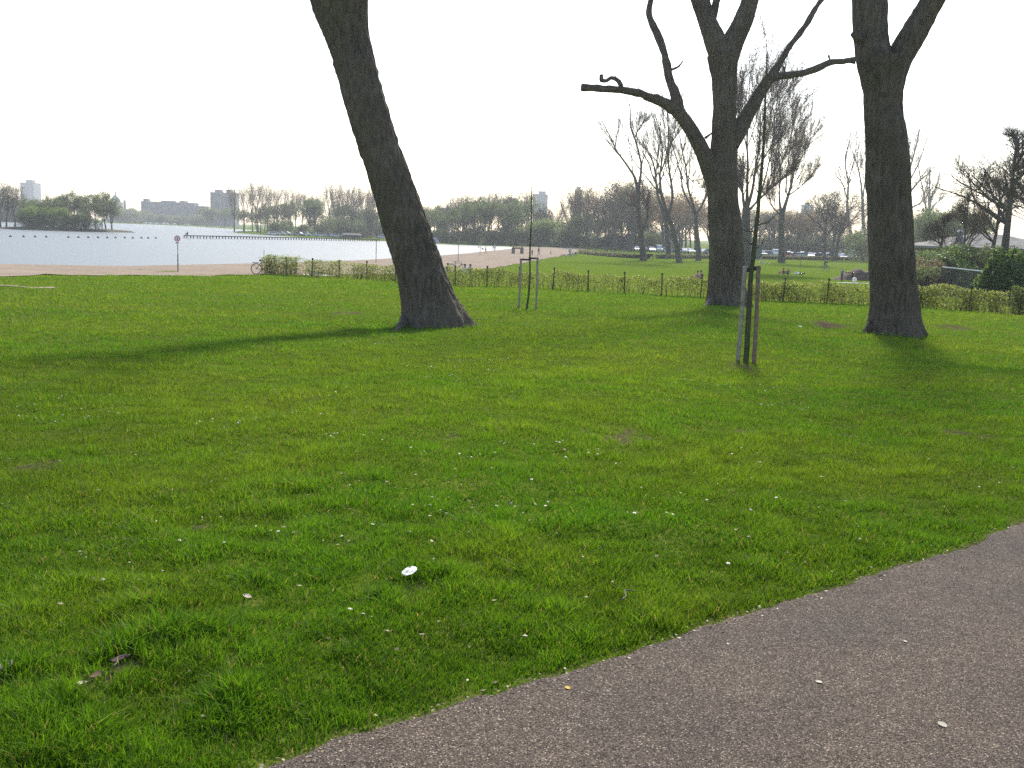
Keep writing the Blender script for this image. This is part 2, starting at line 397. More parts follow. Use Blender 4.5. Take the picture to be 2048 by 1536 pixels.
tag(link('ground', me), 'grassy lawn and meadow sloping gently down to the lake', kind='structure')

lp = LAKE.copy(); c0 = lp.mean(0)
me = new_mesh('lake', [(-1750, -20, WATER), (1000, -20, WATER), (1000, 1850, WATER), (-1750, 1850, WATER)], [(0, 1, 2, 3)], M_WATER)
tag(link('lake', me), 'bright rippled lake water', kind='structure')

def strip(name, A, B, nv, dz, material, label):          # sheet between two curves, laid on the ground
    A = np.asarray(A); B = np.asarray(B); t = np.linspace(0, 1, nv)[None, :, None]
    P = (A[:, None] * (1 - t) + B[:, None] * t)
    Z = ground(P[..., 0], P[..., 1]) + dz
    V = np.concatenate([P, Z[..., None]], -1).reshape(-1, 3); n = len(A)
    i = np.arange(n * nv).reshape(n, nv)
    Qs = np.stack([i[:-1, :-1], i[1:, :-1], i[1:, 1:], i[:-1, 1:]], -1).reshape(-1, 4)
    return tag(link(name, new_mesh(name, V, Qs, material, True)), label, kind='structure')
def curve2(P, n):
    p, _ = resample(np.column_stack([np.asarray(P), np.zeros(len(P))]), np.ones(len(P)), n); return p[:, :2]
grass_px = [(0, 553.5), (200, 552.5), (400, 551.5), (520, 551), (640, 550), (760, 549), (860, 546), (950, 540), (1010, 532.5), (1050, 525), (1085, 518.5), (1120, 512.5), (1150, 506), (1165, 500.5), (1172, 497)]
GB = np.array([(-110, 63), (-75, 66)] + [tuple(hit_base(a, b)[:2]) for a, b in grass_px])
SH = np.array([(-118, 79), (-78, 82)] + [tuple(on_z(a, b, WATER - .15)[:2]) for a, b in near_px[:-1]] + [tuple(on_z(1032, 494.2, WATER)[:2])])
def wob(P, a): return P + a * (np.stack([noise(np.arange(len(P)) * .7, P[:, 0] * 0, seed=21), noise(np.arange(len(P)) * .7, P[:, 0] * 0, seed=22)], 1) - .5)
A_, B_ = wob(curve2(SH, 300), .6), wob(curve2(GB, 300), 1.0)
strip('beach', A_, B_, 22, .03, M_SAND, 'pale pinkish sand beach along the lake')
# small sand patch in the lawn at the far left
c = hit(8, 573); th = np.linspace(0, 2 * pi, 40)
rr = 1 + .15 * (noise(np.arange(40) * .6, np.zeros(40), seed=31) - .5)
A_ = np.stack([c[0] - 1.2 + 3.2 * rr * np.cos(th), c[1] + 1.5 * rr * np.sin(th)], 1)
strip('sand_patch', np.tile([[c[0] - 1.2, c[1]]], (40, 1)), A_, 5, .02, M_SAND, 'small oval patch of bare sand in the lawn')
xs = np.concatenate([np.arange(-14, 9, .06), np.linspace(9, 45, 140)])
A_ = np.stack([xs, edge_y(xs)], 1); B_ = np.stack([xs + 2.2, np.interp(xs, EX, EY) - 3.4], 1)
EDGE_A = A_
strip('path', A_, B_, 26, .012, M_PATH, 'grey asphalt footpath with pale stone chips')
# island in the lake
P = [(-30, 457), (40, 460), (120, 462.5), (200, 464), (228, 464.5)]
isl = np.array([on_z(a, b, WATER)[:2] for a, b in P]); icen = np.array([isl[:, 0].mean() - 4, isl[:, 1].mean() + 14])
ISL = (icen, (isl[-1, 0] - isl[0, 0]) / 2 + 4, 15.0)
g_ = [(0, 0)]; V = [(icen[0], icen[1], WATER + .9)]; Fs = []
for j, q in enumerate((.6, .9, 1.0)):
    for k in range(40):
        a = 2 * pi * k / 40; rr = q * (1 + .08 * sin(3 * a + 1) + .05 * sin(7 * a)); V.append((icen[0] + ISL[1] * rr * cos(a), icen[1] + ISL[2] * rr * sin(a), WATER + (.8, .5, -.3)[j]))
for k in range(40):
    Fs.append((0, 1 + k, 1 + (k + 1) % 40))
    for j in (0, 1): Fs.append((1 + j * 40 + k, 1 + (j + 1) * 40 + k, 1 + (j + 1) * 40 + (k + 1) % 40, 1 + j * 40 + (k + 1) % 40))
tag(link('island', new_mesh('island', V, Fs, mat('bank_soil', (.06, .055, .03), .95, var=.4, scale=.5), True)), 'low wooded island in the lake', kind='structure')
# ------------------------------------------------------------------ big poplars in the lawn
def bark_tube(P, r, k, n, seed, flare=None, amp=.055, cap=True):
    """trunk with furrowed bark; flare = (height, strength, root directions)"""
    P, r = resample(P, r, n); T, N, B = frames(P); a = np.arange(k) * 2 * pi / k
    D = np.cos(a)[None, :, None] * N[:, None] + np.sin(a)[None, :, None] * B[:, None]
    rr = np.repeat(r[:, None], k, 1)
    if flare:
        hgt, st, dirs = flare; z = (P[:, 2] - P[0, 2])[:, None]
        ang = np.arctan2(D[..., 1], D[..., 0])
        for (da, sg, w) in dirs:
            dd = np.angle(np.exp(1j * (ang - da))); rr = rr + st * sg * np.exp(-(dd / w) ** 2) * np.exp(-z / hgt)
        rr = rr + .10 * np.exp(-z / (hgt * .6))
    V = P[:, None] + rr[..., None] * D
    x, y, z = V[..., 0], V[..., 1], V[..., 2]
    q = 1 - np.abs(2 * noise(x * 9 + 2 * noise(x * 2, y * 2, z, seed), y * 9, z * 1.3, seed + 1) - 1)
    q2 = noise(x * 16, y * 16, z * 2.5, seed + 2); lump = noise(x * 1.7, y * 1.7, z * 1.1, seed + 3) - .5 if k > 40 else noise(x * 4, y * 4, z * 4, seed + 3) - .5
    sc = np.minimum(1, rr / .35)
    V = V + D * (((q - .6) * amp + (q2 - .5) * amp * .7 + lump * (.06 if k > 40 else .18)) * sc)[..., None]
    V = V.reshape(-1, 3); i = np.arange(n * k).reshape(n, k); j = np.roll(i, -1, 1)
    Qs = np.stack([i[:-1], j[:-1], j[1:], i[1:]], -1).reshape(-1, 4)
    if cap:                                     # flat sawn end
        V = np.vstack([V, P[-1] + T[-1] * .004]); c = len(V) - 1
        Qs = np.vstack([Qs, np.stack([i[-1], j[-1], np.full(k, c), np.full(k, c)], -1)])
        return V, [tuple(q) if q[2] != q[3] else tuple(q[:3]) for q in Qs.tolist()]
    return V, Qs
def grow(g, p, d, L, r, lvl, out, up=.35, wig=.16, kids=(6, 7, 6), spread=.75, fine=.012, taper=.35):
    """one branch and its side branches; out[lvl] collects (points, radii)"""
    n = 6 if lvl < 2 else 4; pts = [p]; dd = d / np.linalg.norm(d)
    for k in range(n):
        dd = dd + g.normal(size=3) * wig + np.array([0, 0, up * .22]); dd /= np.linalg.norm(dd); pts.append(pts[-1] + dd * L / n)
    pts = np.array(pts); rad = r * np.linspace(1, taper, n + 1)
    out.setdefault(lvl, []).append((pts, rad))
    if lvl >= len(kids): return
    for q in range(kids[lvl]):
        t = .25 + .75 * (q + g.random()) / kids[lvl]; t = min(t, .98); f = t * n; i = min(int(f), n - 1); b = pts[i] + (pts[i + 1] - pts[i]) * (f - i)
        ax = pts[i + 1] - pts[i]; ax /= np.linalg.norm(ax); s = g.normal(size=3); s -= ax * (s @ ax); s /= np.linalg.norm(s)
        nd = ax * (1 - .35 * spread) + s * spread + np.array([0, 0, up])
        grow(g, b, nd, L * (.62 - .28 * t) * (.8 + .4 * g.random()), max(fine, np.interp(t, [0, 1], [rad[0], rad[-1]]) * .55), lvl + 1, out, up, wig, kids, spread, fine, taper)
def chains_geo(chs, k):
    by = {}; Vs = []; Fs = []; c = 0
    for p, r in chs: by.setdefault(len(p), []).append((p, r))
    for n, L in by.items():
        P = np.array([p for p, r in L]); r = np.array([q for p, q in L]); m = len(L)
        T = np.gradient(P, axis=1); T /= np.linalg.norm(T, axis=2)[..., None] + 1e-12
        a = np.where(np.abs(T[:, 0, :1]) < .8, np.array([[1.0, 0, 0]]), np.array([[0, 1.0, 0]])); N = np.zeros_like(P)
        for i in range(n):
            q = a - T[:, i] * (a * T[:, i]).sum(1)[:, None]; a = q / (np.linalg.norm(q, axis=1)[:, None] + 1e-12); N[:, i] = a
        B = np.cross(T, N); an = np.arange(k) * 2 * pi / k
        V = P[:, :, None] + r[:, :, None, None] * (np.cos(an)[None, None, :, None] * N[:, :, None] + np.sin(an)[None, None, :, None] * B[:, :, None])
        i = np.arange(m * n * k).reshape(m, n, k) + c; j = np.roll(i, -1, 2)
        Fs += np.stack([i[:, :-1], j[:, :-1], j[:, 1:], i[:, 1:]], -1).reshape(-1, 4).tolist(); Vs.append(V.reshape(-1, 3)); c += m * n * k
    return np.vstack(Vs), Fs
def twigs_geo(chs, g, per, L, r, up=.3, sp=.8):
    P0 = []; P1 = []
    for p, rad in chs:
        for _ in range(per):
            f = g.random() * (len(p) - 1); i = int(f); b = p[i] + (p[i + 1] - p[i]) * (f - i); ax = p[i + 1] - p[i]; ax = ax / (np.linalg.norm(ax) + 1e-9)
            d = ax + g.normal(size=3) * sp * .6 + np.array([0, 0, up]); d /= np.linalg.norm(d); P0.append(b); P1.append(b + d * L * (.4 + .9 * g.random()))
    return np.array(P0), np.array(P1)
def px_chain(pts, Y, dy=None, ref=None):
    """pixel polyline (x, y, width px) at depth Y -> points, radii; dy bends it in depth"""
    P = []; r = []
    for k, (x, y, w) in enumerate(pts):
        yy = Y + (dy[k] if dy is not None else 0); P.append(at(x, y, yy)); r.append(w / 2 * yy / F)
    return np.array(P), np.array(r)
def big_tree(key, label, trunk, limbs, crown, flare, seed):
    b = TB[key]; g = np.random.default_rng(seed)
    t = thing('poplar_tree', label, 'tree', (b[0], b[1], b[2]), 0, 'old poplars in the lawn')
    o = np.array(b)
    P, r = px_chain(trunk, b[1]); P = np.vstack([P[0] - np.array([0, 0, .35]), P]); r = np.concatenate([[r[0] * 1.05], r])
    V, Q_ = bark_tube(P - o, r, 136, 380, seed, flare, cap=False)
    link('trunk', new_mesh('trunk', V, Q_, M_BARK, True), t)
    for k, (pts, dy, cut) in enumerate(limbs):
        P, r = px_chain(pts, b[1], dy)
        big = max(p[2] for p in pts) > 26
        V, Q_ = bark_tube(P - o, r, 48 if big else 26, 120 if big else 70, seed + 10 + k, None, .03 if big else .02, cap=cut)
        lb_ = link('limb', new_mesh('limb', V, Q_, M_BARK, True), t)
        if not big and len(pts) > 4:
            a, c = twigs_geo([(P - o, r)], g, 14, .55, .006, .5, .9); V, Q_ = spikes(a, c, .007); tag(link('twigs', new_mesh('twigs', V, Q_, M_TWIG), lb_), kind='stuff')
    for k, rt in enumerate(ROOTS[key]):
        P = [at(rt[0][0], rt[0][1], b[1] - .15)]; rd = [rt[0][2] / 2 * b[1] / F]
        for (x, y, w) in rt[1:]: q = hit(x, y); P.append(q - np.array([0, 0, .015])); rd.append(w * .36 * q[1] / F)
        V, Q_ = bark_tube(np.array(P) - o, rd, 16, 26, seed + 60 + k, None, .03, cap=False)
        link('root', new_mesh('root', V, Q_, M_BARK, True), t)
    out = {}
    for (x, y, w, dyy, dirv, L) in crown:
        grow(g, at(x, y, b[1] + dyy) - o, np.array(dirv, float), L, w / 2 * b[1] / F, 0, out, .30, .14, (5, 5), .8)
    V, Fs = join_geo([chains_geo(out[0], 9), chains_geo(out[1], 5), chains_geo(out[2], 4)])
    cr = link('crown', new_mesh('crown', V, Fs, M_BARK, True), t)
    a, c = twigs_geo(out[2] + out[1], g, 6, 1.1, .01); V, Q_ = spikes(a, c, .009)
    tag(link('twigs', new_mesh('twigs', V, Q_, M_TWIG), cr), kind='stuff')
    return t
ROOTS = {'t1': [[(908, 630, 30), (935, 646, 17), (962, 652, 11), (992, 657, 4)], [(812, 640, 26), (795, 658, 15), (780, 665, 6)], [(900, 622, 22), (932, 640, 12), (972, 643, 5)]],
         't2': [[(1428, 602, 22), (1411, 614, 11), (1398, 619, 4)], [(1483, 602, 22), (1501, 613, 11), (1516, 617, 4)]],
         't3': [[(1748, 652, 28), (1726, 668, 15), (1704, 677, 5)], [(1832, 652, 28), (1853, 669, 15), (1876, 677, 5)]]}
T1 = [(866, 657, 128), (862, 628, 116), (855, 598, 104), (844, 553, 96.5), (822, 487, 88), (801, 420, 83), (778, 354, 80), (764, 310, 77), (739, 239, 77), (711, 133, 78), (697, 82, 79), (678, 0, 107), (672, -30, 112)]
big_tree('t1', 'old poplar trunk leaning left, nearest the lake, with roots spreading to one side', T1,
         [([(706, 130, 30), (684, 40, 56), (652, -40, 66), (624, -160, 60), (590, -330, 50)], [0, 0, .2, .6, 1.2], False),
          ([(712, 130, 30), (702, 50, 50), (708, -40, 60), (745, -180, 48), (770, -340, 40)], [0, 0, -.3, -.8, -1.2], False)],
         [(590, -330, 48, 1.2, (-.3, .1, 1), 10), (770, -340, 38, -1.2, (.25, -.2, 1), 9), (624, -160, 22, .6, (-1, .6, .5), 6), (745, -180, 20, -.8, (.9, -.4, .6), 6)],
         (.42, .30, [(0.1, 1.9, .30), (-.6, 1.3, .22), (-1.9, .8, .3), (2.9, .9, .3), (1.5, .8, .3), (-2.6, .5, .25)]), 100)
T2 = [(1456, 617, 92), (1455, 590, 78), (1453, 545, 68), (1452, 476, 64), (1447, 412, 59), (1444, 349, 58), (1447, 300, 50), (1449, 222, 45), (1448, 159, 47), (1446, 110, 58)]
big_tree('t2', 'pruned poplar with sawn-off side limbs, standing just before the hedge', T2,
         [([(1447, 130, 46), (1430, 80, 40), (1417, 47, 34), (1400, 0, 33), (1378, -70, 30), (1350, -170, 26)], [0, 0, .1, .2, .4, .8], False),
          ([(1449, 130, 46), (1466, 85, 42), (1483, 48, 38), (1501, 0, 31), (1522, -60, 28), (1550, -160, 25)], [0, 0, -.1, -.2, -.5, -.9], False),
          ([(1418, 50, 20), (1429, 20, 16), (1436, -10, 14), (1440, -80, 12)], [.1, .2, .4, .8], False),
          ([(1440, 395, 38), (1424, 345, 40), (1409, 312, 33), (1396, 284, 29), (1377, 252, 27), (1354, 220, 27)], [0, -.1, -.2, -.3, -.4, -.5], False),
          ([(1358, 224, 24), (1330, 207, 22), (1294, 192, 17), (1255, 181, 14.5), (1213, 178, 13), (1163, 175, 14.5)], [-.45, -.6, -.8, -1, -1.2, -1.4], True),
          ([(1243, 178, 9), (1240, 168, 9), (1234, 160, 8.5), (1222, 156, 8.5), (1212, 162, 8), (1204, 161, 9), (1202, 149, 7.5)], [-1.05] * 7, True),
          ([(1356, 224, 24), (1350, 190, 20), (1337, 152, 17), (1328, 105, 15), (1312, 63, 14), (1298, 29, 13), (1303, -5, 11), (1308, -60, 9)], [-.5, -.45, -.4, -.3, -.2, -.1, 0, .2], False),
          ([(1462, 290, 30), (1480, 257, 32), (1499, 222, 25), (1525, 178, 23), (1541, 153, 20)], [0, .1, .2, .3, .4], False),
          ([(1538, 158, 17), (1553, 136, 13), (1578, 95, 12), (1613, 48, 11), (1636, 9, 10), (1660, -20, 9), (1690, -80, 7)], [.4, .5, .6, .8, 1, 1.2, 1.5], False),
          ([(1538, 158, 18), (1559, 152, 16), (1594, 148, 13.5), (1626, 140, 12.5), (1661, 125, 11.5), (1690, 122, 11), (1711, 121, 13.5)], [.4, .3, .2, .1, 0, -.1, -.2], True),
          ([(1660, 127, 4.5), (1659, 118, 4), (1657, 110, 5)], [0, 0, 0], True),
          ([(1410, 276, 6), (1421, 268, 3.5), (1428, 262, 2)], [-.3, -.3, -.3], False),
          ([(1342, 140, 5), (1358, 132, 3.5), (1366, 122, 2.5)], [-.4, -.4, -.4], False),
          ([(1567, 150, 4), (1569, 138, 4), (1565, 132, 4)], [.3, .3, .3], True)],
         [(1350, -170, 25, .8, (-.3, .2, 1), 9), (1550, -160, 24, -.9, (.3, -.2, 1), 9), (1440, -80, 12, .8, (.05, .4, 1), 7), (1308, -60, 9, .2, (-.1, .1, 1), 5), (1690, -80, 7, 1.5, (.4, .2, 1), 4)],
         (.40, .22, [(2.9, 1.2, .35), (.1, 1.1, .3), (-1.4, .7, .4), (-2.4, .7, .25), (1.3, .8, .4)]), 200)
T3 = [(1787, 677, 110), (1789, 650, 101), (1789, 620, 94), (1788, 593, 90), (1786, 547, 86), (1782, 479, 85), (1779, 410, 82), (1776, 342, 80), (1773, 274, 75), (1768, 237, 70), (1766, 205, 68), (1767, 165, 76), (1768, 114, 92)]
big_tree('t3', 'tall upright poplar trunk forking high up, rightmost of the big lawn trees', T3,
         [([(1764, 235, 40), (1757, 165, 60), (1748, 114, 66), (1743, 74, 64), (1738, 0, 63), (1732, -80, 58), (1722, -200, 50)], [0, 0, 0, .1, .2, .4, .8], False),
          ([(1772, 240, 34), (1780, 175, 50), (1800, 114, 52), (1822, 74, 50), (1845, 36, 46), (1866, 0, 42), (1905, -70, 38), (1950, -170, 32)], [0, 0, 0, -.1, -.2, -.4, -.7, -1], False),
          ([(1722, 82, 18), (1712, 73, 15), (1704, 68, 8)], [-.1, -.15, -.2], True),
          ([(1836, 22, 9), (1839, 6, 8), (1845, -2, 6)], [-.3, -.3, -.3], True)],
         [(1722, -200, 49, .8, (-.15, .2, 1), 10), (1950, -170, 31, -1, (.5, -.2, 1), 9), (1732, -80, 20, .4, (-.8, .5, .6), 6), (1905, -70, 16, -.7, (.9, .2, .5), 6)],
         (.40, .22, [(3.0, 1.0, .3), (.1, .9, .35), (-1.2, .8, .4), (-2.3, .8, .3), (1.5, .8, .4)]), 300)

# ------------------------------------------------------------------ staked saplings
def sapling(label, stem, stakes, Yd, bar, mats, twigs, seed, tie_h):
    b = hit(*stem[0][:2]); t = thing('staked_sapling', label, 'sapling', b, 0, 'staked saplings'); o = np.array(b)
    P, r = px_chain(stem, b[1]); P, r = resample(P - o, r, 40)
    P[0, 2] -= .1
    P[:, 0] += .012 * (noise(np.arange(40) * .6, np.zeros(40), seed=seed) - .5)
    v, f = tube_geo(P, r, 9, False); link('trunk', new_mesh('trunk', v, f, M_BARK_Y, True), t)
    g = np.random.default_rng(seed)
    for tw in twigs:
        p, q = px_chain(tw, b[1]); p, q = resample(p - o, q, 7); v, f = tube_geo(p, q, 5, False); br = link('branch', new_mesh('branch', v, f, M_BARK_Y, True), t)
        a, c = twigs_geo([(p, q)], g, 5, .35, .006); v, f = spikes(a, c, .005); tag(link('twigs', new_mesh('twigs', v, f, M_TWIG), br), kind='stuff')
    tops = []
    for k, ((x0, y0, x1, y1, w), m) in enumerate(zip(stakes, mats)):
        Yk = b[1] + Yd[k]; p0 = at(x0, y0, Yk); p1 = at(x1, y1, Yk); p0[2] = min(p0[2], gz(p0[0], p0[1])) - .05
        rr = w / 2 * Yk / F
        pts, rd = resample(np.array([p0, (p0 + p1) / 2 + np.array([.008, 0, 0]), p1]) - o, [rr, rr, rr * .96], 14)
        v, f = tube_geo(pts, rd, 14, True); st = link('stake', new_mesh('stake', v, f, m, True), t)
        st.data.polygons.foreach_set('use_smooth', [len(q.vertices) == 4 for q in st.data.polygons])
        tops.append(pts[-1])
    mid = P[np.argmin(abs(P[:, 2] - tops[0][2] + bar))]
    for tp in tops:                             # dark rubber strap from stake to stem
        p0 = np.array(tp) - np.array([0, 0, bar]); p1 = np.array([mid[0], mid[1], p0[2]])
        d = p1 - p0; L = np.linalg.norm(d[:2]); m = MB(); m.box((p0 + p1) / 2, (L + .09, .012, .085 if bar > .02 else .06), math.atan2(d[1], d[0]))
        link('strap', m.mesh('strap', M_RUBBER if bar > .02 else M_DARKWOOD), t)
    return t
M_BARK_Y = make_bark('sapling_bark', (.06, .056, .034), (.13, .12, .065), (.11, .12, .045), 4, .4)
M_DARKWOOD = mat('strap_dark', (.05, .04, .032), .9)
sapling('tall young tree tied between two thick stakes, in front of the pruned poplar',
        [(1492, 722, 11.5), (1497, 640, 11), (1503, 545, 9.5), (1508, 500, 9), (1513, 450, 8), (1520, 380, 7), (1527, 290, 5.5), (1531, 200, 4), (1533, 130, 2.5), (1533, 78, 1.4)],
        [(1475, 725, 1490, 533, 8.8), (1508, 723, 1517, 531, 8.6)], [0, -.05], .06, [M_WOOD, M_WOOD2],
        [[(1514, 452, 3), (1525, 447, 2.6), (1537, 444, 2.2), (1548, 434, 1.4)], [(1511, 468, 2.4), (1504, 463, 2), (1497, 462, 1.4)], [(1518, 400, 2.2), (1527, 392, 2), (1538, 372, 1.2)],
         [(1519, 390, 2.0), (1511, 376, 1.6), (1506, 352, 1)], [(1523, 345, 2), (1533, 325, 1.6), (1543, 290, 1)], [(1525, 320, 1.8), (1517, 300, 1.5), (1514, 270, .9)], [(1528, 280, 1.6), (1538, 255, 1.2), (1541, 225, .8)],
         [(1529, 250, 1.5), (1524, 225, 1.1), (1521, 200, .7)], [(1532, 180, 1.2), (1538, 160, .9), (1540, 140, .6)], [(1510, 490, 2), (1500, 487, 1.6), (1493, 476, 1)], [(1509, 500, 1.8), (1520, 492, 1.5), (1531, 470, .9)]], 41, 0)
sapling('thin bare whip sapling between two slim stakes joined by a bar',
        [(1053, 622, 4.6), (1057, 590, 4.2), (1060, 540, 3.6), (1060, 500, 3.2), (1062, 455, 2.8), (1063, 400, 2.2), (1063, 362, 1.0)],
        [(1037, 623, 1042, 518, 4.4), (1072, 622, 1075, 516, 4.4)], [0, 0], .015, [M_WOOD, M_WOOD], [], 42, 0)

# ------------------------------------------------------------------ hedge with posts and wires
HP = [hit(572, 552.5), hit(1653, 608.5)]
A, B = np.array(HP[0]), np.array(HP[1])
HD = (B - A) / np.linalg.norm((B - A)[:2]); HL = np.linalg.norm((B - A)[:2])
print('HEDGE', A.round(1), B.round(1), HL / 16)
def hp(s): q = A + HD * s; return np.array([q[0], q[1], gz(q[0], q[1])])
SPC = HL / 16
fence = thing('wire_fence', 'dark posts with strained wires running through the young hedge', 'fence', hp(0))
fo = np.array(hp(0))
m = MB(); m.tube([(0, 0, -.2), (0, 0, .95), (0, 0, 1.1)], [.034, .034, .032], 7)
for z in (.35, .62, .88): m.box((0, -.04, z), (.05, .05, .035))
post_me = m.mesh('post', M_DARK)
m = MB(); m.tube([(0, 0, 1.08), (0, 0, 1.13), (0, 0, 1.18)], [.05, .062, .03], 8); cap_me = m.mesh('cap', M_DARK)
posts = [k for k in range(0, 24)]
for k in posts:
    q = hp(k * SPC) - fo; p = link('post', post_me, fence, q); p.rotation_euler = (R(rnd.uniform(-2, 2)), R(rnd.uniform(-2, 2)), 0)
    link('cap', cap_me, p)
for z in (.35, .62, .88):
    v, f = tube_geo([hp(s) - fo + np.array([0, 0, z]) for s in np.linspace(0, 23 * SPC, 70)], .004, 4, False)
    link('wire', new_mesh('wire', v, f, M_STEEL), fence)
def hedge(name, label, s0, s1, hgt, dens, wid, leaf_m, seed, size=(.05, .10), stem_step=.22, grp='garden hedges', sag=0, hfun=None):
    g = np.random.default_rng(seed); L = s1 - s0; o = hp(s0); t = thing(name, label, 'hedge', o, 0, grp)
    P0 = []; P1 = []; s = s0
    while s < s1:
        q = hp(s) + np.array([g.normal() * .05, g.normal() * wid * .25, -.04]); h = hgt(s) * (.75 + .3 * g.random())
        for _ in range(3): P0.append(q - o); P1.append(q - o + np.array([g.normal() * .10, g.normal() * .08, h * (.7 + .35 * g.random())]))
        s += stem_step * (.5 + g.random())
    P0, P1 = np.array(P0), np.array(P1)
    mid = P0 + (P1 - P0) * (.25 + .6 * g.random((len(P0), 1)))
    sd = mid + g.normal(size=mid.shape) * np.array([.16, .10, .10]) + np.array([0, 0, .14])
    V, Q_ = spikes(np.vstack([P0, mid]), np.vstack([P1, sd]), np.concatenate([np.full(len(P0), .011), np.full(len(mid), .006)]))
    link('stems', new_mesh('stems', V, Q_, M_TWIG), t)
    n = int(dens * L * 1.25); s = s0 + L * g.random(n)
    clump = noise(s * 2.2, s * 0, seed=seed) ; keep = g.random(n) < (.35 + .9 * clump) * np.vectorize(lambda a: 1.0)(s)
    s = s[keep]; n = len(s); q = A[None] + HD[None] * s[:, None]; hh = np.array([hgt(a) for a in s]) * (.88 + .25 * noise(s * 1.6, s * 0, seed=seed + 5))
    zt = g.random(n) ** (.65 if dens < 1000 else 1.0); z = .06 + zt * hh
    nrm = np.array([-HD[1], HD[0], 0]); nrm /= np.linalg.norm(nrm)
    C = q + nrm * (g.normal(size=(n, 1)) * wid * .5) ; C[:, 2] = ground(q[:, 0], q[:, 1]) + z
    C = C + g.normal(size=C.shape) * .02 - o
    V, Q_ = leaf_quads(C, g.uniform(size[0], size[1], n), g)
    dry = (g.random(n) < .16 + .2 * (zt < .25)).astype(int)
    link('foliage', new_mesh('foliage', V, Q_, fi=dry, mats=[leaf_m, M_LEAF_S]), t)
    return t
hh = lambda s: 1.0 + .05 * sin(s * .7) + (.15 if s < 1.2 else 0)
hedge('hedge', 'sparse young hedge you can see through, from the parked bicycle past the leaning trunk', -1.6, 6.6 * SPC, hh, 1050, .28, M_LEAF_H, 61)
hedge('hedge', 'bushy green end of the young hedge, over the parked bicycle', -2.0, .9, lambda s: 1.12, 1300, .35, M_LEAF_H, 66)
hedge('hedge', 'thin hedge of bare upright stems behind the slim staked sapling', 6.6 * SPC, 13.4 * SPC, lambda s: .92 + .05 * sin(s), 950, .25, M_LEAF_H, 62)
hedge('hedge', 'leafier clipped hedge between the pruned poplar and the rightmost big trunk', 13.4 * SPC, 17.4 * SPC, lambda s: .93 + .03 * sin(s * 2), 1500, .3, M_LEAF_H, 63)
hedge('hedge', 'clipped hedge just right of the rightmost big trunk', 17.4 * SPC, 19.75 * SPC, lambda s: .98 + .04 * sin(s * 2), 2100, .34, M_LEAF_H, 64)
hedge('hedge', 'taller denser deep green hedge at the right edge of the picture', 19.8 * SPC, 25 * SPC, lambda s: 1.18 + .04 * sin(s * 3), 3200, .42, M_LEAF_HD, 65)
# ------------------------------------------------------------------ mid-distance trees in the meadow
def wood_tree(name, label, chains, Yb, basepx, seed, group, per=(7, 6, 5), up=.5, spread=.55, twigm=None, leaf=None, nleaf=0, leafsize=.12, tw=(9, 1.25)):
    """tree traced as pixel chains; the rest of the crown grows from them"""
    b = hit(*basepx) if Yb is None else np.array([at(basepx[0], basepx[1], Yb)[0], Yb, 0]);
    b[2] = gz(b[0], b[1]); o = np.array(b); g = np.random.default_rng(seed)
    t = thing(name, label, 'tree', b, 0, group); out = {}; tr = []; lim = []
    for k, c in enumerate(chains):
        dy = np.linspace(0, g.normal() * 2.0, len(c)) if k else np.zeros(len(c))
        P, r = px_chain(c, b[1], dy); P = P - o
        if k == 0: P[0, 2] = -.3
        P, r = resample(P, r, 16 if k else 18)
        P = P + (noise(np.arange(len(P)) * .8, np.full(len(P), k * 3.), seed=seed)[:, None] - .5) * .25 * np.array([1, 1, 0]) * (1 if k else .5)
        tr.append(tube_geo(P, r, 9 if k == 0 else 6, True))
        if k == 0: continue
        n = len(P); LL = np.linalg.norm(np.diff(P, axis=0), axis=1).sum(); lim.append((P[5:], r[5:]))
        for q in range(per[0]):
            f = (.2 + .8 * g.random()) * (n - 1.01); i = int(f); ax = P[i + 1] - P[i]; ax /= np.linalg.norm(ax); s = g.normal(size=3); s -= ax * (s @ ax); s /= np.linalg.norm(s)
            grow(g, P[i], ax + s * spread * 1.25 + np.array([0, 0, up]), LL * (.56 - .24 * f / n) * (.6 + .7 * g.random()), max(.03, r[i] * .45), 1, out, up * .5, .10, (0, per[1] + 2), spread * .8, .02, .35)
    v, f = join_geo(tr); link('trunk', new_mesh('trunk', v, f, M_BARK2, True), t)
    v, f = join_geo([chains_geo(out[1], 4), chains_geo(out.get(2, out[1][:1]), 3)]); cr = link('crown', new_mesh('crown', v, f, M_TWIG, True), t)
    src = out[1] + out.get(2, []) + lim
    a, c = twigs_geo(src, g, tw[0], tw[1], .02, .35, .7); v, f = spikes(a, c, .013)
    tag(link('twigs', new_mesh('twigs', v, f, twigm or M_TWIG), cr), kind='stuff')
    if leaf:
        pick = g.integers(0, len(c), nleaf); C = c[pick] + (a[pick] - c[pick]) * g.random((nleaf, 1)) + g.normal(size=(nleaf, 3)) * .12
        v, f = leaf_quads(C, g.uniform(leafsize * .6, leafsize * 1.3, nleaf), g); tag(link('buds', new_mesh('buds', v, f, leaf), cr), kind='stuff')
    return t
def z7(*p): return [(1180 + x / 3.34, 80 + y / 3.34, w / 3.34) for x, y, w in p]
MG = 'tall bare trees in the meadow'
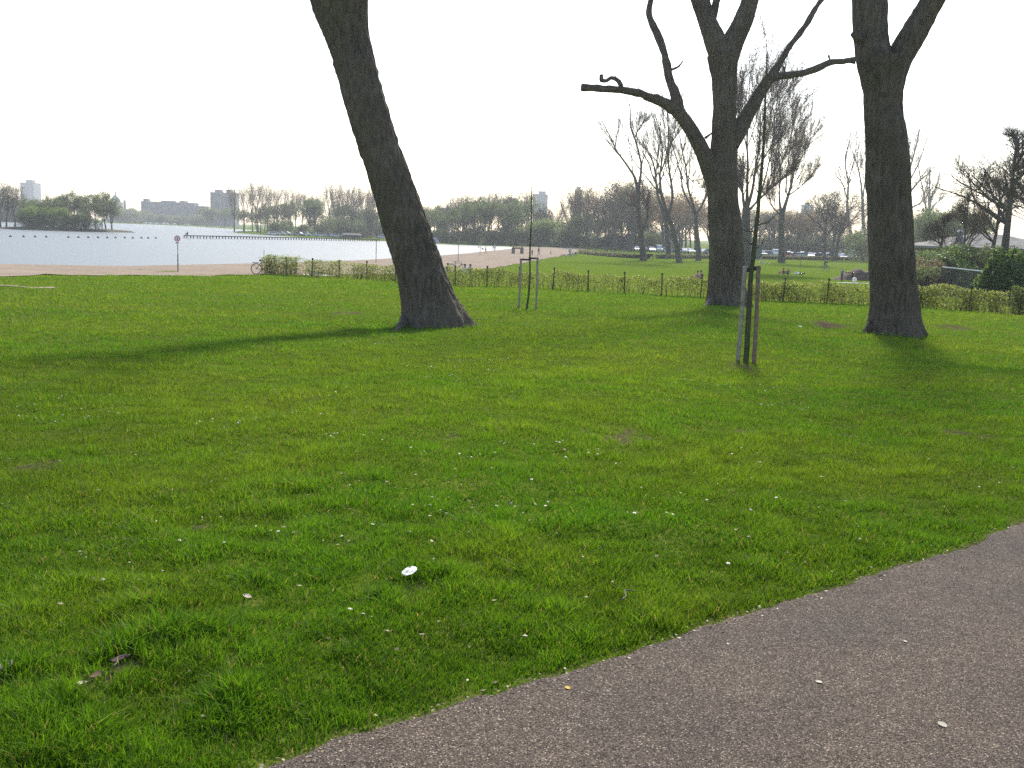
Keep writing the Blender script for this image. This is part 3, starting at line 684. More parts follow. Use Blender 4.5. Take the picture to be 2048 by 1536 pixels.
wood_tree('meadow_tree', 'forked bare tree with a knobbly stub low on its trunk, leftmost in the meadow',
          [z7((357, 1478, 52), (347, 1380, 40), (338, 1290, 36), (328, 1200, 34), (322, 1080, 31), (322, 965, 30)), z7((322, 985, 24), (300, 925, 18), (240, 830, 14), (180, 740, 11), (130, 640, 8), (80, 540, 4)),
           z7((324, 985, 26), (338, 920, 17), (342, 850, 15), (326, 760, 13), (300, 660, 11), (268, 570, 8), (268, 450, 6), (240, 370, 4)), z7((300, 650, 8), (320, 600, 6), (360, 540, 4)), z7((350, 1290, 14), (370, 1220, 10), (386, 1160, 9), (390, 1080, 6), (384, 1000, 3)), z7((318, 1120, 18), (298, 1105, 14), (284, 1096, 10))],
          None, (1286, 521.5), 401, MG, per=(10, 6, 4))
wood_tree('meadow_tree', 'straight slender bare tree just behind the other leaning pair in the meadow',
          [z7((526, 1456, 36), (522, 1380, 32), (513, 1280, 30), (497, 1170, 28), (470, 1090, 24)), z7((475, 1100, 20), (447, 1020, 16), (438, 900, 13), (424, 830, 10), (395, 760, 8), (355, 690, 5)), z7((440, 900, 9), (450, 780, 8), (455, 650, 6), (420, 540, 4))],
          None, (1337, 516.5), 402, MG, per=(10, 6, 4))
wood_tree('meadow_tree', 'nearer leaning bare tree of the pair in the meadow, forked above head height',
          [z7((600, 1488, 46), (585, 1420, 37), (565, 1310, 34), (540, 1220, 32), (515, 1160, 29)), z7((520, 1180, 26), (485, 1070, 22), (468, 950, 17), (470, 860, 13), (485, 740, 10), (470, 620, 7), (430, 480, 4)), z7((522, 1180, 24), (545, 1090, 18), (546, 960, 16), (528, 860, 13), (522, 700, 11), (522, 560, 9), (505, 430, 6), (470, 330, 3)), z7((472, 880, 8), (505, 810, 8), (526, 720, 6), (600, 600, 4)), z7((540, 700, 7), (570, 560, 5), (560, 420, 3))],
          None, (1359, 525.5), 403, MG, per=(10, 6, 4))
wood_tree('meadow_tree', 'bare three-limbed tree close to the left edge of the pruned poplar',
          [z7((727, 1476, 42), (722, 1380, 33), (714, 1290, 29), (706, 1160, 27)), z7((705, 1170, 20), (665, 1095, 14), (625, 1010, 12), (605, 900, 11), (580, 800, 8), (540, 670, 5)), z7((706, 1165, 20), (680, 1080, 15), (655, 980, 14), (640, 850, 11), (610, 700, 8), (590, 590, 5)), z7((708, 1165, 18), (745, 1110, 11), (775, 1050, 9), (800, 960, 6)), z7((645, 900, 7), (700, 960, 5), (760, 1000, 3))],
          None, (1398, 521), 404, MG, per=(10, 6, 4))
wood_tree('meadow_tree', 'broad bare tree with a big crown half hidden behind the pruned poplar',
          [z7((1052, 1535, 84), (1048, 1430, 68), (1043, 1300, 60), (1044, 1200, 54), (1046, 1120, 52)), z7((1036, 1140, 26), (1015, 1010, 14), (988, 920, 11), (970, 800, 8)), z7((1044, 1130, 30), (1046, 1020, 20), (1056, 850, 15), (1050, 650, 11), (1062, 420, 7), (1070, 250, 4)), z7((1050, 1130, 30), (1082, 1030, 20), (1100, 900, 15), (1128, 700, 11), (1140, 500, 7), (1110, 200, 4)), z7((1060, 1140, 24), (1095, 1100, 16), (1200, 1000, 14), (1300, 910, 10), (1390, 840, 6)),
           z7((1130, 1060, 12), (1180, 900, 10), (1220, 700, 8), (1240, 480, 5), (1260, 330, 3)), z7((1200, 1000, 10), (1290, 800, 8), (1350, 600, 6), (1390, 420, 4)), z7((1105, 880, 9), (1180, 760, 7), (1280, 560, 5), (1330, 360, 3)), z7((1040, 700, 8), (1000, 500, 6), (990, 300, 4))],
          None, (1492, 541), 405, MG, per=(14, 8, 5), tw=(12, 1.4), leaf=M_LEAF_Y, nleaf=15000, leafsize=.17)
wood_tree('meadow_tree', 'bare tree with a wide fan of limbs between the pruned poplar and the rightmost trunk',
          [z7((1281, 1488, 54), (1280, 1400, 42), (1279, 1280, 39), (1282, 1150, 38)), z7((1270, 1165, 14), (1235, 1135, 9), (1200, 1065, 8), (1165, 950, 5)), z7((1275, 1150, 20), (1266, 1050, 12), (1272, 900, 10), (1255, 700, 7), (1230, 600, 4)), z7((1290, 1155, 28), (1308, 1085, 22), (1325, 1030, 17), (1352, 940, 10), (1372, 800, 8), (1385, 640, 5)), z7((1325, 1040, 10), (1400, 985, 7), (1460, 920, 5), (1505, 870, 3)), z7((1305, 1020, 9), (1320, 850, 8), (1340, 700, 5), (1350, 560, 3)), z7((1370, 900, 7), (1430, 750, 6), (1500, 620, 3))],
          None, (1563.5, 525), 406, MG, per=(13, 7, 4), tw=(11, 1.3), leaf=M_LEAF_Y, nleaf=9000, leafsize=.16)
def z8(*p): return [(1640 + x / 2.193, y / 2.193, w / 2.193) for x, y, w in p]
wood_tree('meadow_tree', 'slim bare tree, farther left of the two beside the rightmost trunk', [z8((148, 1118, 18), (138, 1040, 14), (125, 960, 12), (119, 880, 11)), z8((119, 900, 9), (123, 800, 8), (110, 700, 6), (130, 610, 4), (135, 570, 2)), z8((120, 880, 6), (95, 800, 5), (60, 760, 3)), z8((130, 980, 6), (100, 965, 5), (60, 960, 3)), z8((122, 800, 5), (150, 700, 4), (165, 600, 2))], None, (1707, 510), 407, MG, per=(10, 6, 4))
wood_tree('meadow_tree', 'slim bare tree touching the left edge of the rightmost trunk', [z8((194, 1116, 26), (192, 1040, 17), (189, 950, 14), (187, 870, 11)), z8((187, 890, 9), (176, 780, 7), (152, 690, 5), (130, 640, 3)), z8((187, 870, 8), (200, 780, 6), (205, 680, 4), (190, 590, 2)), z8((190, 960, 6), (215, 930, 5), (240, 900, 3))], None, (1728, 509), 408, MG, per=(10, 6, 4))
wood_tree('meadow_tree', 'bare tree showing on the right of the rightmost trunk, with long limbs', [z8((375, 1130, 30), (378, 1000, 26), (380, 900, 20), (385, 820, 16)), z8((383, 840, 12), (395, 740, 9), (420, 650, 6), (440, 560, 3)), z8((383, 860, 10), (430, 800, 7), (490, 750, 4)), z8((382, 920, 9), (440, 890, 6), (500, 810, 3)), z8((380, 975, 8), (430, 968, 5), (480, 930, 3)), z8((384, 840, 9), (370, 720, 7), (400, 620, 4)), z8((390, 800, 7), (440, 700, 5), (470, 600, 3))], None, (1812, 512), 409, MG, per=(8, 7, 5))
wood_tree('meadow_tree', 'pale bare tree with a stout trunk, standing before the woods right of the rightmost trunk', [z8((458, 1112, 24), (460, 1040, 18), (464, 1000, 17), (472, 945, 17)), z8((472, 960, 12), (460, 880, 8), (440, 780, 5), (430, 730, 3)), z8((473, 960, 12), (482, 870, 8), (480, 780, 5), (485, 740, 3)), z8((474, 960, 10), (500, 900, 6), (540, 870, 4)), z8((480, 890, 7), (510, 820, 5), (525, 760, 3))], None, (1849, 508), 410, MG, per=(10, 6, 4))

# ------------------------------------------------------------------ tree prototypes for the far shore and the woods
def proto(kind, seed):
    """unit trees 10 m high, standing at the origin; returns the list of child meshes"""
    g = np.random.default_rng(seed); out = {}; res = []
    if kind in ('poplar', 'round', 'willow', 'green', 'dense'):
        fk = {'poplar': .30, 'round': .28, 'willow': .25, 'green': .2, 'dense': .36}[kind]; H = 10.0
        lean = g.normal(size=2) * .25
        tp = np.array([(0, 0, -.3), (lean[0] * .3, lean[1] * .3, H * fk * .6), (lean[0], lean[1], H * fk), (lean[0] * 1.3, lean[1] * 1.3, H * (fk + .25))])
        if kind == 'dense': tp[3, 2] = 9.0
        tp, rr = resample(tp, [.21, .16, .14, .08] if kind != 'dense' else [.2, .17, .14, .03], 14); tr = [tube_geo(tp, rr, 7, False)]
        nl = {'poplar': 7, 'round': 9, 'willow': 9, 'green': 8, 'dense': 20}[kind]
        for q in range(nl):
            a = 2 * pi * (q + g.random() * .8) / nl; z = H * (fk + .25 * g.random() * (q % 3 > 0)) if kind != 'dense' else H * (fk + .5 * q / nl)
            i = np.argmin(abs(tp[:, 2] - z)); tilt = {'poplar': .45, 'round': .85, 'willow': .8, 'green': .7, 'dense': 1.0}[kind] * (.6 + .7 * g.random())
            d = np.array([cos(a) * tilt, sin(a) * tilt, 1]); L = (H - tp[i, 2]) * {'poplar': .95, 'dense': .58}.get(kind, .68) * (.75 + .3 * g.random())
            grow(g, tp[i], d, L, .075, 0, out, {'poplar': .45, 'round': .12, 'willow': .1, 'green': .2, 'dense': .2}[kind], .12, (6, 5) if kind != 'dense' else (8, 5), .6 if kind == 'poplar' else .8, .014, .3)
        v, f = join_geo([tr[0], chains_geo(out[0], 5)]); res.append(('trunk', new_mesh('trunk', v, f, M_BARK2, True)))
        v, f = join_geo([chains_geo(out[1], 3), chains_geo(out[2], 3)]); tm = M_TWIG_PALE if kind in ('poplar', 'willow') else M_TWIG
        a, c = twigs_geo(out[1] + out[2], g, 5 if kind != 'dense' else 4, .75 if kind != 'dense' else .6, .01, .25 if kind != 'willow' else -.3, .8); v2, f2 = spikes(a, c, .0075 if kind != 'dense' else .0055)
        v, f = join_geo([(v, f), (v2, f2.tolist())]); me = new_mesh('crown', v, f, tm); res.append(('crown', me))
        nlf, sz, lm = {'poplar': (500, .16, M_LEAF_Y), 'round': (500, .14, M_LEAF_G), 'dense': (500, .07, M_LEAF_S), 'willow': (2600, .17, M_LEAF_Y), 'green': (4200, .24, M_LEAF_G)}[kind]
        pk = g.integers(0, len(c), nlf); C = c[pk] + g.normal(size=(nlf, 3)) * .22
        v, f = leaf_quads(C, g.uniform(sz * .6, sz * 1.4, nlf), g); res.append(('leaves', new_mesh('leaves', v, f, lm)))
    else:                                       # bush: leafy mass with a few stems, 10 m high
        blobs = [(g.normal() * 2.6, g.normal() * 2.0, 2.5 + 5.0 * g.random(), 1.6 + 1.3 * g.random()) for _ in range(15)]
        P0 = np.zeros((30, 3)); P0[:, :2] = g.normal(size=(30, 2)) * 1.2; P1 = P0 + np.column_stack([g.normal(size=(30, 2)) * 2.2, 6 + 3.5 * g.random(30)])
        v, f = spikes(P0, P1, .09, 4); res.append(('stems', new_mesh('stems', v, f, M_TWIG)))
        C = []
        for (x, y, z, r) in blobs:
            n = 380; d = g.normal(size=(n, 3)); d /= np.linalg.norm(d, axis=1)[:, None]; C.append(np.array([x, y, z]) + d * r * (.5 + .6 * g.random((n, 1)) ** .6))
        n = 900; C.append(np.column_stack([g.normal(size=(n, 2)) * 2.8, 3.2 * g.random(n)])); C = np.vstack(C); C = C[C[:, 2] > .1]
        v, f = leaf_quads(C, g.uniform(.25, .6, len(C)), g); res.append(('leaves', new_mesh('leaves', v, f, {'bush': M_LEAF_G, 'bushgreen': M_LEAF, 'bushdark': M_LEAF_D, 'bushbrown': M_LEAF_S}[kind])))
    return res
PRO = {k: [proto(k, 500 + 17 * i + j) for j in range(n)] for i, (k, n) in enumerate([('poplar', 4), ('round', 3), ('willow', 2), ('green', 3), ('bush', 2), ('bushgreen', 2), ('bushdark', 1), ('bushbrown', 1), ('dense', 3)])}
PH = {id(pr): max(v.co.z for nm, me in pr[-2:] for v in me.vertices) for L_ in PRO.values() for pr in L_}
def plant(kind, px, Yd, top, label, group, width=1.0, basez=None, name=None):
    b = np.array([at(px, 480, Yd)[0], Yd, 0.0]); b[2] = gz(b[0], b[1]) if basez is None else basez
    if b[2] < WATER - .05 and basez is None: b[2] = WATER + .1
    H = at(px, top, Yd)[2] - b[2]; pr = rnd.choice(PRO[kind]); s = H / PH[id(pr)]
    t = thing(name or {'poplar': 'poplar_tree', 'round': 'bare_tree', 'willow': 'willow_tree', 'green': 'leafy_tree', 'dense': 'bare_tree'}.get(kind, 'bush'), label, 'bush' if kind.startswith('bush') else 'tree', b, rnd.uniform(0, 6.28), group)
    t.scale = (s * width, s * width, s)
    for nm, me in pr: link(nm, me, t)
    return t
_O = 'first second third fourth fifth sixth seventh eighth ninth tenth eleventh twelfth thirteenth fourteenth fifteenth sixteenth'.split()
def NTH(k): return 'leftmost' if k == 0 else _O[k] + ' from left:'
def row(kind, x0, x1, n, Y0, Y1, tops, label, group, width=1.0, jit=.45):
    for k in range(n):
        x = x0 + (x1 - x0) * (k + .5 + rnd.uniform(-jit, jit)) / n; tp = np.interp(x, [p[0] for p in tops], [p[1] for p in tops]) + rnd.uniform(-9, 9) - (0 if kind.startswith('bush') else 11)
        plant(kind, x, rnd.uniform(Y0, Y1), tp, label if n == 1 else '%s %s' % (NTH(k), label), group, width * rnd.uniform(.8, 1.25))
# behind the jetty and spit, across the water
row('poplar', 468, 640, 11, 430, 520, [(468, 372), (520, 368), (560, 370), (590, 378), (640, 392)], 'tall thin poplar right of the tower block across the lake', 'poplars behind the spit', 1.0)
row('poplar', 652, 760, 10, 360, 430, [(652, 366), (680, 366), (720, 376), (760, 380)], 'tall bare poplar just left of the leaning trunk', 'poplars left of the leaning trunk', .8)
row('green', 470, 760, 11, 390, 470, [(470, 425), (560, 415), (620, 402), (760, 420)], 'low leafy tree under the tall poplars across the water', 'leafy trees across the water')
row('bush', 540, 780, 9, 380, 440, [(540, 440), (780, 435)], 'grey green bush at the foot of the trees across the water', 'bushes across the water', 1.3)
row('round', 508, 530, 1, 400, 410, [(508, 410), (530, 410)], 'lone dark tree standing on the tip of the grassy spit', None, 1.0)
row('round', 555, 565, 1, 390, 400, [(508, 412), (570, 412)], 'second dark tree on the grassy spit, right of the lone one', None, 1.0)
# far right shore, behind the beach
row('round', 800, 960, 10, 320, 380, [(800, 405), (880, 418), (930, 396), (960, 400)], 'bare tree of the belt between the leaning trunk and the beach end', 'bare trees behind the beach', .9)
row('green', 820, 1060, 14, 315, 370, [(820, 425), (900, 425), (950, 405), (1060, 395)], 'leafy tree of the dense belt behind the beach', 'leafy trees behind the beach', .9)
row('poplar', 960, 1060, 7, 330, 380, [(960, 392), (1000, 380), (1060, 378)], 'tall bare poplar rising from the dense belt behind the beach', 'poplars behind the beach', .8)
row('bush', 830, 1060, 12, 308, 325, [(830, 468), (960, 455), (1060, 450)], 'bush along the water edge behind the beach', 'bushes behind the beach', 1.2)
row('bushgreen', 1072, 1140, 5, 312, 330, [(1072, 442), (1140, 440)], 'fresh green bush right of the thin sapling, at the beach end', 'green bushes at the beach end', 1.3)
row('poplar', 1128, 1185, 6, 310, 350, [(1128, 380), (1150, 374), (1185, 388)], 'tall bare poplar in front of the thin far tower', 'poplars before the thin tower', .9)
row('round', 1185, 1275, 5, 270, 330, [(1185, 392), (1215, 375), (1245, 352), (1275, 372)], 'big bare tree of the clump left of the forked meadow tree', 'bare trees at the meadow end', .9)
row('willow', 1225, 1275, 3, 290, 320, [(1225, 360), (1275, 375)], 'golden brown tree in the clump left of the forked meadow tree', 'golden trees at the meadow end')
row('green', 1140, 1290, 8, 300, 330, [(1140, 430), (1290, 432)], 'leafy tree at the end of the meadow', 'leafy trees at the meadow end')
row('bush', 1140, 1300, 8, 310, 325, [(1140, 472), (1300, 468)], 'bush at the end of the meadow', 'bushes at the meadow end', 1.3)
row('willow', 1318, 1425, 6, 300, 335, [(1318, 408), (1350, 385), (1425, 400)], 'golden brown tree behind the leaning pair in the meadow', 'golden trees behind the meadow', 1.0)
row('round', 1330, 1430, 5, 330, 380, [(1330, 420), (1430, 415)], 'grey bare tree of the woods behind the golden trees', 'grey woods behind the golden trees', 1.0)
row('bushdark', 1296, 1340, 2, 420, 440, [(1296, 455), (1340, 455)], 'dark rounded evergreen clump far beyond the meadow', 'dark clumps beyond the meadow', 1.8)
row('round', 1475, 1680, 16, 318, 380, [(1475, 420), (1560, 418), (1620, 425), (1680, 425)], 'grey bare tree of the woods behind the parked cars', 'grey woods behind the cars', 1.15)
row('willow', 1540, 1640, 4, 320, 350, [(1540, 425), (1640, 425)], 'golden brown tree in the woods behind the parked cars', 'golden trees behind the cars', 1.2)
row('bush', 1480, 1760, 12, 335, 355, [(1480, 470), (1760, 468)], 'bush in the undergrowth behind the parked cars', 'bushes behind the cars', 1.4)
row('round', 1640, 1690, 3, 230, 270, [(1640, 375), (1690, 372)], 'rounded bare tree left of the slim meadow trees', 'bare trees left of the slim pair', .9)
row('round', 1740, 1900, 8, 270, 330, [(1740, 430), (1900, 425)], 'grey bare tree of the woods right of the rightmost trunk', 'grey woods at the right', 1.2)
row('green', 1835, 1960, 6, 200, 260, [(1835, 425), (1960, 415)], 'leafy tree behind the pavilion', 'leafy trees behind the pavilion', 1.0)
row('bush', 1750, 1960, 8, 240, 280, [(1750, 455), (1960, 450)], 'bush at the edge of the woods at the right', 'bushes at the right woods', 1.4)
row('poplar', 800, 960, 9, 340, 385, [(800, 402), (850, 410), (900, 402), (960, 394)], 'tall thin poplar rising behind the belt right of the leaning trunk', 'poplars right of the leaning trunk', .9)
row('round', 1062, 1150, 5, 335, 365, [(1062, 405), (1100, 420), (1150, 400)], 'bare tree behind the green bushes at the beach end', 'bare trees at the beach end', .9)
row('poplar', 1185, 1270, 5, 320, 345, [(1185, 388), (1270, 372)], 'tall poplar behind the clump left of the forked meadow tree', 'poplars at the meadow end', .9)
# left: island and the bank behind it
_isl = {}
def isle(kind, x, dy, top, label, grp, w=1.0):
    k = _isl.get(grp, 0); _isl[grp] = k + 1; label = NTH(k) + ' ' + label
    Yd = icen[1] + dy; plant(kind, x, Yd, top, label, grp, w, basez=WATER + .4)
for x, tp in [(62, 392), (85, 385), (108, 392), (130, 382), (152, 374), (172, 384), (192, 392), (212, 380), (224, 398)]: isle('green', x, rnd.uniform(-6, 6), tp, 'leafy tree on the wooded island', 'trees on the island', 1.0)
for x, tp in [(58, 415), (75, 408), (100, 420), (125, 412), (150, 425), (172, 420)]: isle('bushgreen' if x % 2 else 'bush', x, -9, tp, 'dense bush at the water edge of the wooded island', 'bushes on the island', 1.1)
for x, tp in [(2, 352), (14, 358), (32, 362)]: isle('round', x, rnd.uniform(0, 8), tp, 'taller bare tree at the left end of the wooded island', 'bare trees on the island', .9)
for x, tp in [(205, 395), (225, 405)]: isle('poplar', x, -3, tp, 'slim tree at the right tip of the island', 'slim trees on the island', .8)
row('bush', -60, 60, 6, 560, 600, [(-60, 395), (60, 398)], 'grey tree mass far behind the left end of the island', 'far trees behind the island', 1.5)
row('bush', 238, 430, 15, 860, 930, [(238, 412), (290, 428), (430, 428)], 'dull grey tree below the long flat-roofed building across the lake', 'trees below the long building', 1.3)
row('green', 400, 480, 4, 720, 800, [(400, 425), (480, 420)], 'small tree at the foot of the tower block across the lake', 'trees at the tower foot', 1.2)
# trees and shrubs round the pavilion
for x, Y, tp, w_, lb in [(2011, 84, 226, 1.35, 'large dark bare tree with a dense crown behind the evergreen shrub'), (2062, 90, 240, 1.3, 'dark bare tree cut by the right edge of the picture'), (1903, 92, 412, 1.1, 'small bare tree with a fan of thin branches left of the chimney'), (1934, 90, 368, .8, 'bare multi-stemmed tree just right of the chimney'), (1975, 96, 335, 1.1, 'bare tree between the chimney and the large dark tree')]:
    plant('dense', x, Y, tp, lb, 'trees round the pavilion', w_)
for x, Y, tp, kd, lb in [(1848, 78, 512, 'bushbrown', 'brown tangled shrub just right of the rightmost trunk'), (1872, 82, 500, 'bush', 'olive shrub left of the dark fence'), (1893, 80, 503, 'bushdark', 'small dark shrub at the left end of the fence'), (1925, 86, 490, 'bushgreen', 'light green shrub before the pavilion wall'), (1953, 88, 492, 'bushbrown', 'rusty shrub before the pavilion wall'), (1830, 76, 530, 'bush', 'low olive shrub half hidden by the rightmost trunk'), (1985, 87, 486, 'bush', 'olive shrub left of the evergreen shrub, before the roof'), (2035, 90, 490, 'bushgreen', 'light green shrub behind the evergreen shrub')]:
    plant(kd, x, Y, tp, lb, 'shrubs round the pavilion', 1.25)
# evergreen laurel with large leaves that can be told apart
g = np.random.default_rng(77); b = np.array([at(2012, 575, 57)[0], 57.0, 0]); b[2] = gz(b[0], b[1])
t = thing('evergreen_shrub', 'glossy dark evergreen shrub before the fence, behind the dense hedge', 'shrub', b, 0, 'shrubs round the pavilion')
n = 6500; d = g.normal(size=(n, 3)); d /= np.linalg.norm(d, axis=1)[:, None]; d[:, 2] = np.abs(d[:, 2])
rr = (.55 + .5 * g.random((n, 1)) ** .5) * (1 + .35 * (noise(d[:, 0] * 3, d[:, 1] * 3, d[:, 2] * 3, seed=8)[:, None] - .5))
C = d * rr * np.array([1.75, 1.4, 2.75]) + np.array([0, 0, .15]); v, f = leaf_quads(C, g.uniform(.14, .28, n), g)
tag(link('foliage', new_mesh('foliage', v, f, fi=(g.random(n) < .4).astype(int), mats=[M_LEAF_D, M_LEAF]), t), kind='stuff')
P0 = np.zeros((26, 3)); P0[:, :2] = g.normal(size=(26, 2)) * .2; dd = g.normal(size=(26, 3)); dd[:, 2] = np.abs(dd[:, 2]) + 1; P1 = P0 + dd * .8
v, f = spikes(P0, P1, .03, 4); link('stems', new_mesh('stems', v, f, M_TWIG), t)
# ------------------------------------------------------------------ buildings
def block(name, label, x0, x1, ytop, Yd, depth, color, floors, cols, group='far buildings', pent=None, base=None, ypx=470):
    a, b_ = at(x0, ypx, Yd)[0], at(x1, ypx, Yd)[0]; zt = at((x0 + x1) / 2, ytop, Yd)[2]; w = b_ - a; cx = (a + b_) / 2
    z0 = gz(cx, Yd) if base is None else base; h = zt - z0
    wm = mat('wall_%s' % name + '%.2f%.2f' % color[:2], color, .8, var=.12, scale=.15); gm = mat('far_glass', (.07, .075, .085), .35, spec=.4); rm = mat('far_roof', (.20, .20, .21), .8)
    t = thing(name, label, 'building', (cx, Yd, z0), 0, group)
    m = MB(); m.box((0, depth / 2, h / 2), (w, depth, h)); link('wall', m.mesh('wall', wm), t)
    m = MB(); m.box((0, depth / 2, h + .25), (w + .5, depth + .5, .5)); rf = link('roof', m.mesh('roof', rm), t)
    for (px0, px1, hh) in (pent or []):
        m = MB(); m.box(((px0 + px1) / 2 * w, depth / 2, h + .5 + hh / 2), ((px1 - px0) * w, depth * .5, hh)); link('roof_house', m.mesh('roof_house', wm), rf)
    fh = h / floors; ww = w / cols * .55
    m = MB(); m.box((0, -.03, 0), (ww, .12, fh * .5)); wme = m.mesh('window', gm)
    for f in range(floors):
        for c in range(cols): link('window', wme, t, ((c + .5) / cols * w - w / 2, 0, (f + .55) * fh))
        if cols > 3:
            m = MB(); m.box((0, -.25, f * fh + .1), (w * .96, .5, .16)); link('balcony', m.mesh('balcony', wm), t)
    return t
block('tower_block', 'pale slab tower block across the lake, left of the bare poplars', 421, 470, 386, 880, 14, (.20, .195, .20), 9, 7, pent=[(-.36, -.1, 2.2), (.1, .3, 2.6)])
block('apartment_building', 'long flat-roofed building across the lake with a raised end', 283, 389, 405, 980, 14, (.15, .145, .155), 5, 14, pent=[(-.48, -.40, 2.4), (-.15, .1, 1.2), (.2, .32, 1.5)])
block('apartment_building', 'lower wing at the right end of the long flat-roofed building', 390, 410, 413, 985, 12, (.15, .145, .155), 4, 3)
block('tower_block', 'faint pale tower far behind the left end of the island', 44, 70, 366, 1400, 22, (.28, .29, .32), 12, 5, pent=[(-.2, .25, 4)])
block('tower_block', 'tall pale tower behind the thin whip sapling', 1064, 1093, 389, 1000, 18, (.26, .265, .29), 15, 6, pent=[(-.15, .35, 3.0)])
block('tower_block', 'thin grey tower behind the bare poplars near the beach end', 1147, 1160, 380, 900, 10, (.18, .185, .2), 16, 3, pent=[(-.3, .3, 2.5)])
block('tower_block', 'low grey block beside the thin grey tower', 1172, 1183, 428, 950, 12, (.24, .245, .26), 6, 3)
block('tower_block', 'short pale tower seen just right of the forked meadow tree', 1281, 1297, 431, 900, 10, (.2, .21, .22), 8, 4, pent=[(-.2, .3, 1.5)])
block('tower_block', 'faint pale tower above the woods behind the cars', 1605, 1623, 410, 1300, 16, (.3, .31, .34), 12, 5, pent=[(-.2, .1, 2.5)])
block('apartment_building', 'brown block rising out of the trees left of the tall pale tower', 1004, 1032, 404, 640, 12, (.15, .13, .12), 10, 5, pent=[(-.1, .45, 2.0)])
block('apartment_building', 'pale block half hidden by trees just right of the leaning trunk', 872, 897, 417, 700, 12, (.26, .265, .28), 6, 5)
# domed church
b = np.array([at(232, 430, 990)[0], 990.0, -2.5]); t = thing('domed_church', 'small church dome with a spire above the far trees', 'church', b, 0, 'far buildings')
zt = lambda y: at(232, y, 990)[2] + 2.5
stone = mat('church_stone', (.30, .28, .27), .9, var=.15, scale=.2); copper = mat('church_dome', (.22, .26, .25), .7)
m = MB(); m.box((0, 0, zt(404) / 2), (10, 10, zt(404))); link('tower', m.mesh('tower', stone), t)
hb, ht = zt(404), zt(390); prof = [(hb, 4.6), (hb + (ht - hb) * .35, 4.3), (hb + (ht - hb) * .65, 3.1), (hb + (ht - hb) * .9, 1.4), (ht, .7)]
m = MB(); m.tube([(0, 0, z) for z, r in prof], [r for z, r in prof], 14); link('dome', m.mesh('dome', copper, True), t)
m = MB(); m.tube([(0, 0, ht), (0, 0, zt(384)), (0, 0, zt(381))], [.7, .5, .05], 8); link('spire', m.mesh('spire', copper), t)
for dx in (-8.5, 8.5):
    m = MB(); m.tube([(dx, 0, 0), (dx, 0, zt(402)), (dx, 0, zt(398))], [1.4, 1.2, .1], 8); link('turret', m.mesh('turret', stone), t)
# pavilion
Yp = 100.0; px0, px1 = at(1893, 500, Yp)[0], at(2150, 500, Yp)[0]; ze = at(1960, 495, Yp)[2]; zr = at(2020, 470, Yp + 5)[2]; z0 = gz(px0, Yp)
t = thing('pavilion', 'low pavilion with a pale shallow hipped roof behind the shrubs', 'pavilion', (px0, Yp, z0)); w = px1 - px0
m = MB(); m.box((w / 2, 5, (ze - z0) / 2), (w - 1.2, 8.8, ze - z0)); link('wall', m.mesh('wall', mat('pavilion_wall', (.30, .27, .23), .9, var=.15, scale=1)), t)
e, r_ = ze - z0, zr - z0
m = MB(); m.add([(-.3, -.5, e), (w + .3, -.5, e), (w + .3, 10.5, e), (-.3, 10.5, e), (4.6, 5, r_), (w - 4.6, 5, r_), (-.3, -.5, e - .22), (w + .3, -.5, e - .22), (w + .3, 10.5, e - .22), (-.3, 10.5, e - .22)], [(0, 1, 5, 4), (1, 2, 5), (2, 3, 4, 5), (3, 0, 4), (0, 6, 7, 1), (1, 7, 8, 2), (2, 8, 9, 3), (3, 9, 6, 0), (6, 9, 8, 7)])
rf = link('roof', m.mesh('roof', mat('roof_felt', (.20, .185, .165), .95, var=.4, scale=1.5)), t)
m = MB()
for k, (c, z) in enumerate([((1920, 489), 0), ]):
    P = [at(1920, y, Yp + 1) - np.array([px0, Yp, z0]) for y in (492, 487, 475, 466, 463, 459)]; m.tube(P, [.55, .42, .28, .22, .34, .05], 12)
link('chimney', m.mesh('chimney', mat('chimney_metal', (.26, .26, .29), .6)), rf)
for k in range(4):
    m = MB(); m.box((1.8 + k * 2.6, .58, 1.5), (1.5, .1, 1.1)); wd = link('window', m.mesh('window', mat('far_glass')), t)
# dark fence with a pale top rail
f0, f1 = at(1885, 534, 72), at(2075, 554.5, 60); t = thing('screen_fence', 'dark mesh fence with a pale top rail before the pavilion', 'fence', (f0[0], f0[1], gz(f0[0], f0[1]))); o = np.array([f0[0], f0[1], gz(f0[0], f0[1])])
v, f = tube_geo(np.array([f0, f1]) - o, .045, 6); link('top_rail', new_mesh('top_rail', v, f, mat('rail_grey', (.40, .43, .45), .5)), t)
nb = 8
for k in range(nb + 1):
    q = f0 + (f1 - f0) * k / nb; q2 = q.copy(); q2[2] = gz(q[0], q[1]) - .1; v, f = tube_geo(np.array([q2, q]) - o, .04, 6); link('post', new_mesh('post', v, f, M_DARK), t)
    if k < nb:
        qn = f0 + (f1 - f0) * (k + 1) / nb; P0 = []; P1 = []
        for s in np.linspace(.04, .96, 19): u = q + (qn - q) * s; bt = u.copy(); bt[2] = gz(u[0], u[1]); P0.append(bt - o); P1.append(u - o - np.array([0, 0, .05]))
        v, f = join_geo([tube_geo(np.array([a_, c_]), .012, 4, False) for a_, c_ in zip(P0, P1)]); tag(link('bars', new_mesh('bars', v, f, M_DARK), t), kind='stuff')
